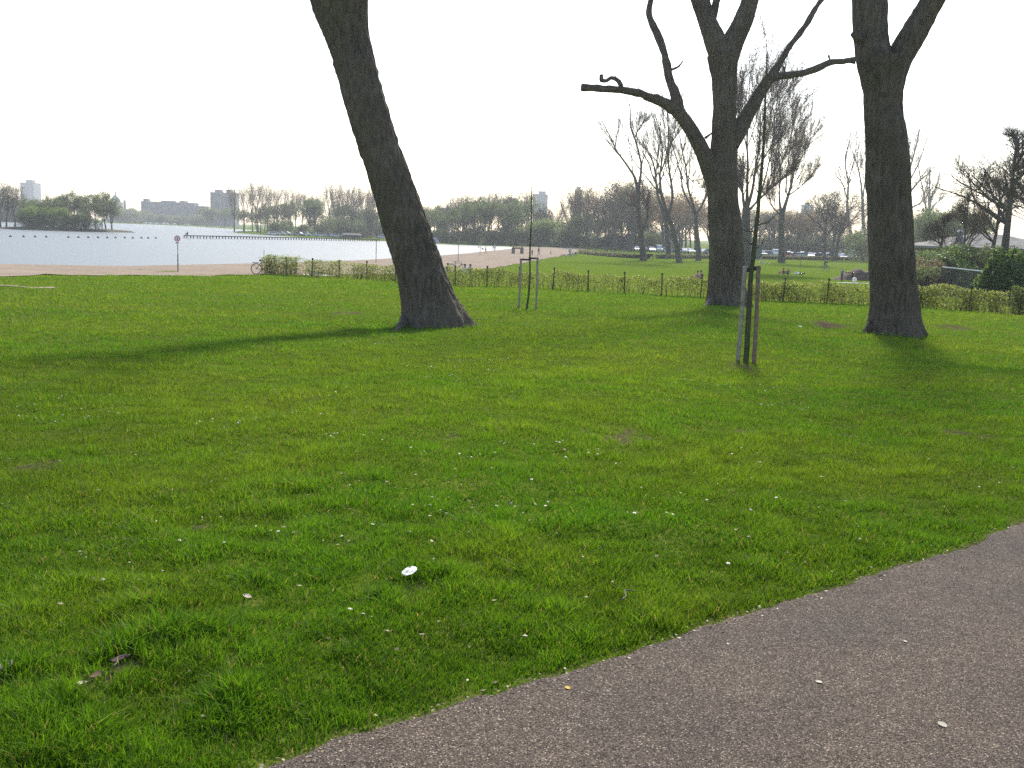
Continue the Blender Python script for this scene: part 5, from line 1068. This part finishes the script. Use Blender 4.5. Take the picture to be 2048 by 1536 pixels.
def towel(px, py, w, d, color, label):
    b = hit(px, py); n = 10; V = [((i / n - .5) * w, (j / n - .5) * d, .03 + .03 * float(noise(np.array([i * .8]), np.array([j * .8]), seed=3)[0])) for i in range(n + 1) for j in range(n + 1)]
    Fs = [(i * (n + 1) + j, (i + 1) * (n + 1) + j, (i + 1) * (n + 1) + j + 1, i * (n + 1) + j + 1) for i in range(n) for j in range(n)]
    tag(link('towel', new_mesh('towel', V, Fs, mat('towel_%s' % px, color, .9), True), None, b), label, 'towel', 'towels on the grass')
towel(1530, 526.5, 2.2, 1.4, (.75, .74, .55), 'pale yellow towel spread beside the green cabinet'); towel(1697, 566.5, 2.2, 1.0, (.7, .7, .7), 'white towel on the ground by the bending people'); towel(638, 552, 2.2, .8, (.75, .75, .75), 'white towel under the person lying behind the sparse hedge'); towel(1732, 567.5, 1.9, .8, (.62, .6, .58), 'pale cloth on the ground before the soil heap')
b = hit(1708.5, 564.5); m = MB(); th = np.linspace(-1.35, 1.35, 7); rb_ = .26; m.tube([(0, 0, rb_ + rb_ * sin(a)) for a in th], [rb_ * cos(a) for a in th], 14); t = thing('ball', 'white ball lying by the bending people', 'ball', b); link('shell', m.mesh('shell', M_WHITE, True), t)
m = MB(); m.tube([(0, 0, rb_ - .012), (0, 0, rb_ + .012)], rb_ + .003, 14, False); link('seam', m.mesh('seam', M_DARK), t)

# ------------------------------------------------------------------ small things on the lawn and the path
def daisy_geo(g, n, pos, r):
    V = []; Fs = []; fi = []; c = 0
    for k in range(n):
        p = np.array(pos[k]); tl = g.normal(size=2) * .25; rr = r * g.uniform(.8, 1.2); a0 = g.random() * 6
        V.append(p + np.array([0, 0, .002]));
        for j in range(12):
            a = a0 + 2 * pi * j / 12; q = rr * (1.0 if j % 2 == 0 else .72); V.append(p + np.array([q * cos(a), q * sin(a), q * (tl[0] * cos(a) + tl[1] * sin(a)) + rr * .1]))
        for j in range(12): Fs.append((c, c + 1 + j, c + 1 + (j + 1) % 12)); fi.append(0)
        for j in range(6): a = 2 * pi * j / 6; V.append(p + np.array([rr * .34 * cos(a), rr * .34 * sin(a), .004 + rr * .12]))
        Fs.append(tuple(range(c + 13, c + 19))); fi.append(1)
        V += [p + np.array([-.0012, 0, -.05]), p + np.array([.0012, 0, -.05]), p + np.array([0, .001, 0])]; Fs.append((c + 19, c + 20, c + 21)); fi.append(2); c += 22
    return V, Fs, fi
M_PETAL = leafy('daisy_petal', (.70, .68, .66), (.6, .6, .52), mixf=.3); M_EYE = mat('daisy_eye', (.6, .4, .03), .8); DM = [M_PETAL, M_EYE, M_LEAF]
g = np.random.default_rng(88); dme = []
for k in range(4): v, f, fi = daisy_geo(g, 1, [(0, 0, 0)], .0115); dme.append(new_mesh('daisy', v, f, fi=fi, mats=DM))
near = [(160, 1117), (140, 1168), (187, 1174), (206, 1178), (278, 1183), (325, 1160), (541, 1066), (556, 1068), (587, 1071), (683, 1086), (697, 1099), (1049, 1298), (700, 1251), (726, 1263), (1254, 1045), (1268, 1047), (1333, 1043), (1345, 1047), (1600, 984), (910, 945), (1063, 968), (864, 1006), (897, 1005), (745, 1062), (449, 1103), (360, 1098), (1500, 1040), (1551, 1015), (1455, 1148), (1718, 1100)]
for k, (x, y) in enumerate(near):
    p = hit(x, y); tag(link('daisy', dme[k % 4], None, p + np.array([0, 0, .042]), rnd.uniform(0, 6)), 'small white daisy in the near lawn', 'daisy', 'daisies in the near lawn')
n = 5200; r = np.exp(g.uniform(math.log(6.5), math.log(48), n)); th = g.uniform(-R(30), R(30), n); x, y = r * np.sin(th), r * np.cos(th)
k = (noise(x * .28, y * .28, seed=91) ** 1.5 * noise(x * 1.4, y * 1.4, seed=92) > .37 + .10 * g.random(n)) & (lawn_in(x, y) > .3); x, y = x[k], y[k]; print('daisies', len(x))
v, f, fi = daisy_geo(g, len(x), np.column_stack([x, y, ground(x, y) + .04]), .0105)
tag(link('daisies', new_mesh('daisies', v, f, fi=fi, mats=DM)), 'white daisies scattered over the lawn', 'daisies', kind='stuff')
# crumpled white paper
b = hit(818, 1183); n = 9; V = []
for i in range(n + 1):
    for j in range(n + 1):
        u, w_ = i / n - .5, j / n - .5; q = min(1, .5 / (math.hypot(u, w_) + 1e-6)) * (.9 + .18 * sin(2 * math.atan2(w_, u) + 1)) ; zz = .007 * (float(noise(np.array([i * .9]), np.array([j * .9]), seed=14)[0]) - .5)
        x_, y_ = u * .062 * q, w_ * .060 * q; V.append((x_ + .010 * sin(y_ * 60), y_ * .22 - zz * 1.5, .060 + y_ * .95 + zz * .4))
tag(link('paper_scrap', new_mesh('paper_scrap', V, [(i * (n + 1) + j, (i + 1) * (n + 1) + j, (i + 1) * (n + 1) + j + 1, i * (n + 1) + j + 1) for i in range(n) for j in range(n)], M_WHITE), None, b), 'crumpled white paper tissue lying in the near grass', 'litter')
def stick(pts, r, label, m_=None):
    P = np.array([hit(*p) for p in pts]); P[:, 2] += np.array([.05] * len(P)) if m_ is None else .02; o = P[0].copy(); q, rr = resample(P - o, np.full(len(P), r) * np.linspace(1, .6, len(P)), 12); v, f = tube_geo(q, rr, 6)
    tag(link('fallen_twig', new_mesh('fallen_twig', v, f, M_TWIG_PALE, True), None, o), label, 'twig', 'fallen twigs')
stick([(1242, 1229), (1250, 1222), (1252, 1209), (1268, 1211)], .004, 'bent pale twig lying in the grass near the path'); stick([(1757, 1157), (1765, 1153), (1774, 1151)], .004, 'short dark twig at the edge of the path', 1)
stick([(228, 1380), (236, 1372), (238, 1362), (262, 1358)], .003, 'curved pale stem in the grass at the lower left')
def dry_leaf(px, py, s, color, label, on=None):
    b = hit(px, py); a = rnd.uniform(0, 6); V = []; n = 6
    for i in range(n + 1):
        u = i / n; w_ = sin(pi * min(1, u * .95 + .03)) ** .8 * .36
        for j in (-1, 0, 1): V.append(((u - .5) * s, j * w_ * s, (.06 if on else .18) * s * (abs(j) * .9 + .5 * sin(u * 4 + 1)) + (.003 if on else .035)))
    tag(link('dry_leaf', new_mesh('dry_leaf', V, [(i * 3 + j, (i + 1) * 3 + j, (i + 1) * 3 + j + 1, i * 3 + j + 1) for i in range(n) for j in range(2)], mat('dead_leaf_%s' % label[:12], color, .8), True), None, b + np.array([0, 0, .0125 if on else 0]), a), label, 'leaf', 'fallen leaves')
dry_leaf(1637, 1371, .03, (.55, .48, .38), 'pale leaf on the asphalt near its middle', 1); dry_leaf(1884, 1457, .042, (.42, .38, .28), 'large pale leaf on the asphalt at the lower right', 1); dry_leaf(1135, 1383, .028, (.55, .36, .05), 'yellow leaf on the asphalt near the grass edge', 1); dry_leaf(1810, 1289, .02, (.6, .52, .42), 'tiny pale leaf on the asphalt below the path bend', 1)
dry_leaf(240, 1362, .07, (.10, .065, .04), 'brown curled leaf in the tall tuft at the lower left'); dry_leaf(12, 1369, .07, (.55, .46, .36), 'pale leaf at the left edge of the picture'); dry_leaf(195, 1392, .05, (.16, .09, .05), 'reddish leaf in the grass at the lower left'); dry_leaf(165, 1408, .05, (.45, .38, .26), 'tan leaf in the grass at the lower left'); dry_leaf(495, 1216, .05, (.5, .36, .25), 'tan leaf in a dark hollow of the lawn'); dry_leaf(20, 640, .09, (.5, .5, .45), 'pale scrap far out on the lawn at the left'); dry_leaf(1000, 640, .12, (.45, .36, .28), 'pale leaf on the lawn right of the roots'); dry_leaf(1600, 656, .14, (.7, .68, .6), 'white scrap on the lawn between the two right trunks'); dry_leaf(990, 1372, .03, (.3, .15, .08), 'reddish leaf at the ragged path edge', 1)
# crumbs of dead leaf along the ragged path edge and in the turf
n = 1500; x = g.uniform(-1.2, 9, n); y = edge_y(x) - np.abs(g.normal(size=n)) * .10 + .05; s = g.uniform(.006, .022, n); C = np.column_stack([x, y, ground(x, y) + .014])
n3 = 900; x3 = g.uniform(-4, 5, n3); y3 = g.uniform(3, 9.5, n3); kk = lawn_in(x3, y3) > .05; C = np.vstack([C, np.column_stack([x3, y3, ground(x3, y3) + .03])[kk]]); s = np.concatenate([s, g.uniform(.012, .035, kk.sum())])
v, f = leaf_quads(C, s, g); v = v.reshape(-1, 4, 3); v[:, :, 2] = (v[:, :, 2] - C[:, None, 2]) * .35 + C[:, None, 2]
tag(link('leaf_litter', new_mesh('leaf_litter', v.reshape(-1, 3), f, leafy('litter_flake', (.26, .20, .11), (.2, .14, .08), mixf=.15))), 'crumbs of dry leaf along the path edge and in the turf', 'litter', kind='stuff')
# ------------------------------------------------------------------ grass blades (nobody could count them)
def blades(name, label, N, r0, r1, tris, seed, half=R(31.5)):
    g = np.random.default_rng(seed)
    r = np.exp(g.uniform(math.log(r0), math.log(r1), N)); th = g.uniform(-half, half, N)
    x, y = r * np.sin(th), r * np.cos(th)
    li = lawn_in(x, y); k = (li > -.02) & (g.random(N) < sstep(-.03, .12, li) * .9 + .1)
    so = soil(x, y); k &= g.random(N) > so * .85; k &= g.random(N) < .30 + 1.6 * noise(x * 7, y * 7, seed=55)
    if r1 > 50:
        k &= (poly_sd(x, y, BEACH) > .1) & (poly_sd(x, y, PATCH) > .05)
        hs = (x - A[0]) * (-HD[1]) + (y - A[1]) * HD[0]
        k &= hs < 1.5
    for key in TB: k &= np.hypot(x - TB[key][0], y - TB[key][1]) > TR[key] * .72
    x, y, r, li, so = x[k], y[k], r[k], li[k], so[k]; n = len(x)
    z = ground(x, y)
    # tufts and mown patches
    t1 = noise(x * 1.1, y * 1.1, seed=51); t2 = noise(x * 4.2, y * 4.2, seed=52); t3 = noise(x * .35, y * .35, seed=53); t4 = noise(x * 11, y * 11, seed=54)
    tall = np.zeros(n)
    od = np.argsort(y); ys = y[od]
    for (cx, cy, cr, ch) in (TUFT if r0 < 20 else []):
        q = od[np.searchsorted(ys, cy - 2.5 * cr):np.searchsorted(ys, cy + 2.5 * cr)]
        tall[q] = np.maximum(tall[q], ch * np.exp(-(np.hypot(x[q] - cx, y[q] - cy) / cr) ** 2))
    for key in TB: tall = np.maximum(tall, .07 * np.exp(-((np.hypot(x - TB[key][0], y - TB[key][1]) - TR[key]) / .3) ** 2))
    h = (.011 + .020 * t1 + .044 * t2 ** 2 + .024 * t4 ** 2) * (1 + .012 * r) + tall * (.5 + .7 * t4)
    h *= g.uniform(.55, 1.3, n) * (1 - .5 * so) * np.where(li < .08, .7, 1)
    w = (.0022 + .00062 * r) * g.uniform(.7, 1.3, n) * (1 + .5 * (tall > .02))
    az = g.uniform(0, 2 * pi, n); ln = np.abs(g.normal(size=n)) * .7 + .1; la = g.uniform(0, 2 * pi, n)
    sx, sy = np.cos(az) * w / 2, np.sin(az) * w / 2; dx, dy = np.cos(la) * ln * h, np.sin(la) * ln * h
    base = np.stack([x, y, z - .004], 1); side = np.stack([sx, sy, np.zeros(n)], 1)
    tip = base + np.stack([dx, dy, h], 1)
    if tris == 3:
        mid = base + np.stack([dx * .35, dy * .35, h * .58], 1)
        V = np.stack([base - side, base + side, mid - side * .8, mid + side * .8, tip], 1).reshape(-1, 3); nv = 5
        i = np.arange(n)[:, None] * 5; Fs = np.concatenate([i + [[0, 1, 3]], i + [[0, 3, 2]], i + [[2, 3, 4]]])
    else:
        V = np.stack([base - side, base + side, tip], 1).reshape(-1, 3); nv = 3; Fs = np.arange(n * 3).reshape(n, 3)
    # hue from patch to patch, and single dry blades
    v = g.uniform(.75, 1.25, n); yel = np.clip(.8 * t3 + .6 * t1 - .35 + g.normal(size=n) * .12, 0, 1) * (1 - np.minimum(1, tall * 12))
    c = np.stack([.073 + .080 * yel, .170 + .046 * yel, .010 + .008 * yel], 1) * v[:, None] * (.74 + .52 * t2)[:, None]
    dry = g.random(n) < .035 + .10 * so; c[dry] = np.stack([.26 * v, .21 * v, .10 * v], 1)[dry]
    me = new_mesh(name, V, Fs, M_GRASS)
    a = me.attributes.new('col', 'FLOAT_COLOR', 'POINT'); cc = np.ones((n, nv, 4), np.float32); cc[..., :3] = c[:, None]; a.data.foreach_set('color', cc.ravel())
    return tag(link(name, me), label, 'grass', kind='stuff')
tuft_px = [(340, 1300, .13, .06), (420, 1290, .12, .06), (250, 1330, .12, .06), (470, 1300, .08, .04), (520, 1170, .10, .05), (700, 1330, .10, .035), (830, 1165, .10, .05), (880, 1170, .08, .05), (760, 1215, .10, .04), (120, 1440, .12, .05), (30, 1370, .10, .06), (300, 1230, .12, .035), (640, 1290, .10, .03), (1160, 1290, .09, .03), (1280, 1260, .08, .03), (700, 1400, .10, .03), (1050, 1165, .12, .03), (150, 1470, .12, .05), (450, 1420, .12, .035)]
TUFT = [(*hit_base(a, b)[:2], r, h) for a, b, r, h in tuft_px]
_g = np.random.default_rng(9)
TUFT += [(x, y, _g.uniform(.05, .14), _g.uniform(.01, .03)) for x, y in zip(_g.uniform(-7, 8, 260), _g.uniform(3, 14, 260))]
BEACH = np.vstack([GB, SH[::-1]]); th = np.linspace(0, 2 * pi, 24); c = hit(8, 573)
PATCH = np.stack([c[0] - 1.2 + 3.2 * np.cos(th), c[1] + 1.5 * np.sin(th)], 1)
blades('grass', 'short green lawn grass in the foreground', 330000, 2.7, 7.5, 3, 71)
blades('grass', 'short green lawn grass round the big trees', 520000, 7.5, 30, 1, 72)
blades('grass', 'short green lawn grass running up to the hedge and beach', 260000, 30, 78, 1, 73)
# ------------------------------------------------------------------ haze: even air round the whole scene
hz = bpy.data.materials.new('haze'); hz.use_nodes = True; nt = hz.node_tree; nt.nodes.clear()
pv = nt.nodes.new('ShaderNodeVolumePrincipled'); pv.inputs['Color'].default_value = (.93, .96, 1.0, 1); pv.inputs['Density'].default_value = .00032; pv.inputs['Anisotropy'].default_value = .35
ou = nt.nodes.new('ShaderNodeOutputMaterial'); nt.links.new(pv.outputs[0], ou.inputs['Volume'])
m = MB(); m.box((0, 950, 36.5), (3900, 2100, 87)); h_ = link('haze', m.mesh('haze', hz)); tag(h_, 'pale spring haze in the air', 'haze', kind='stuff')
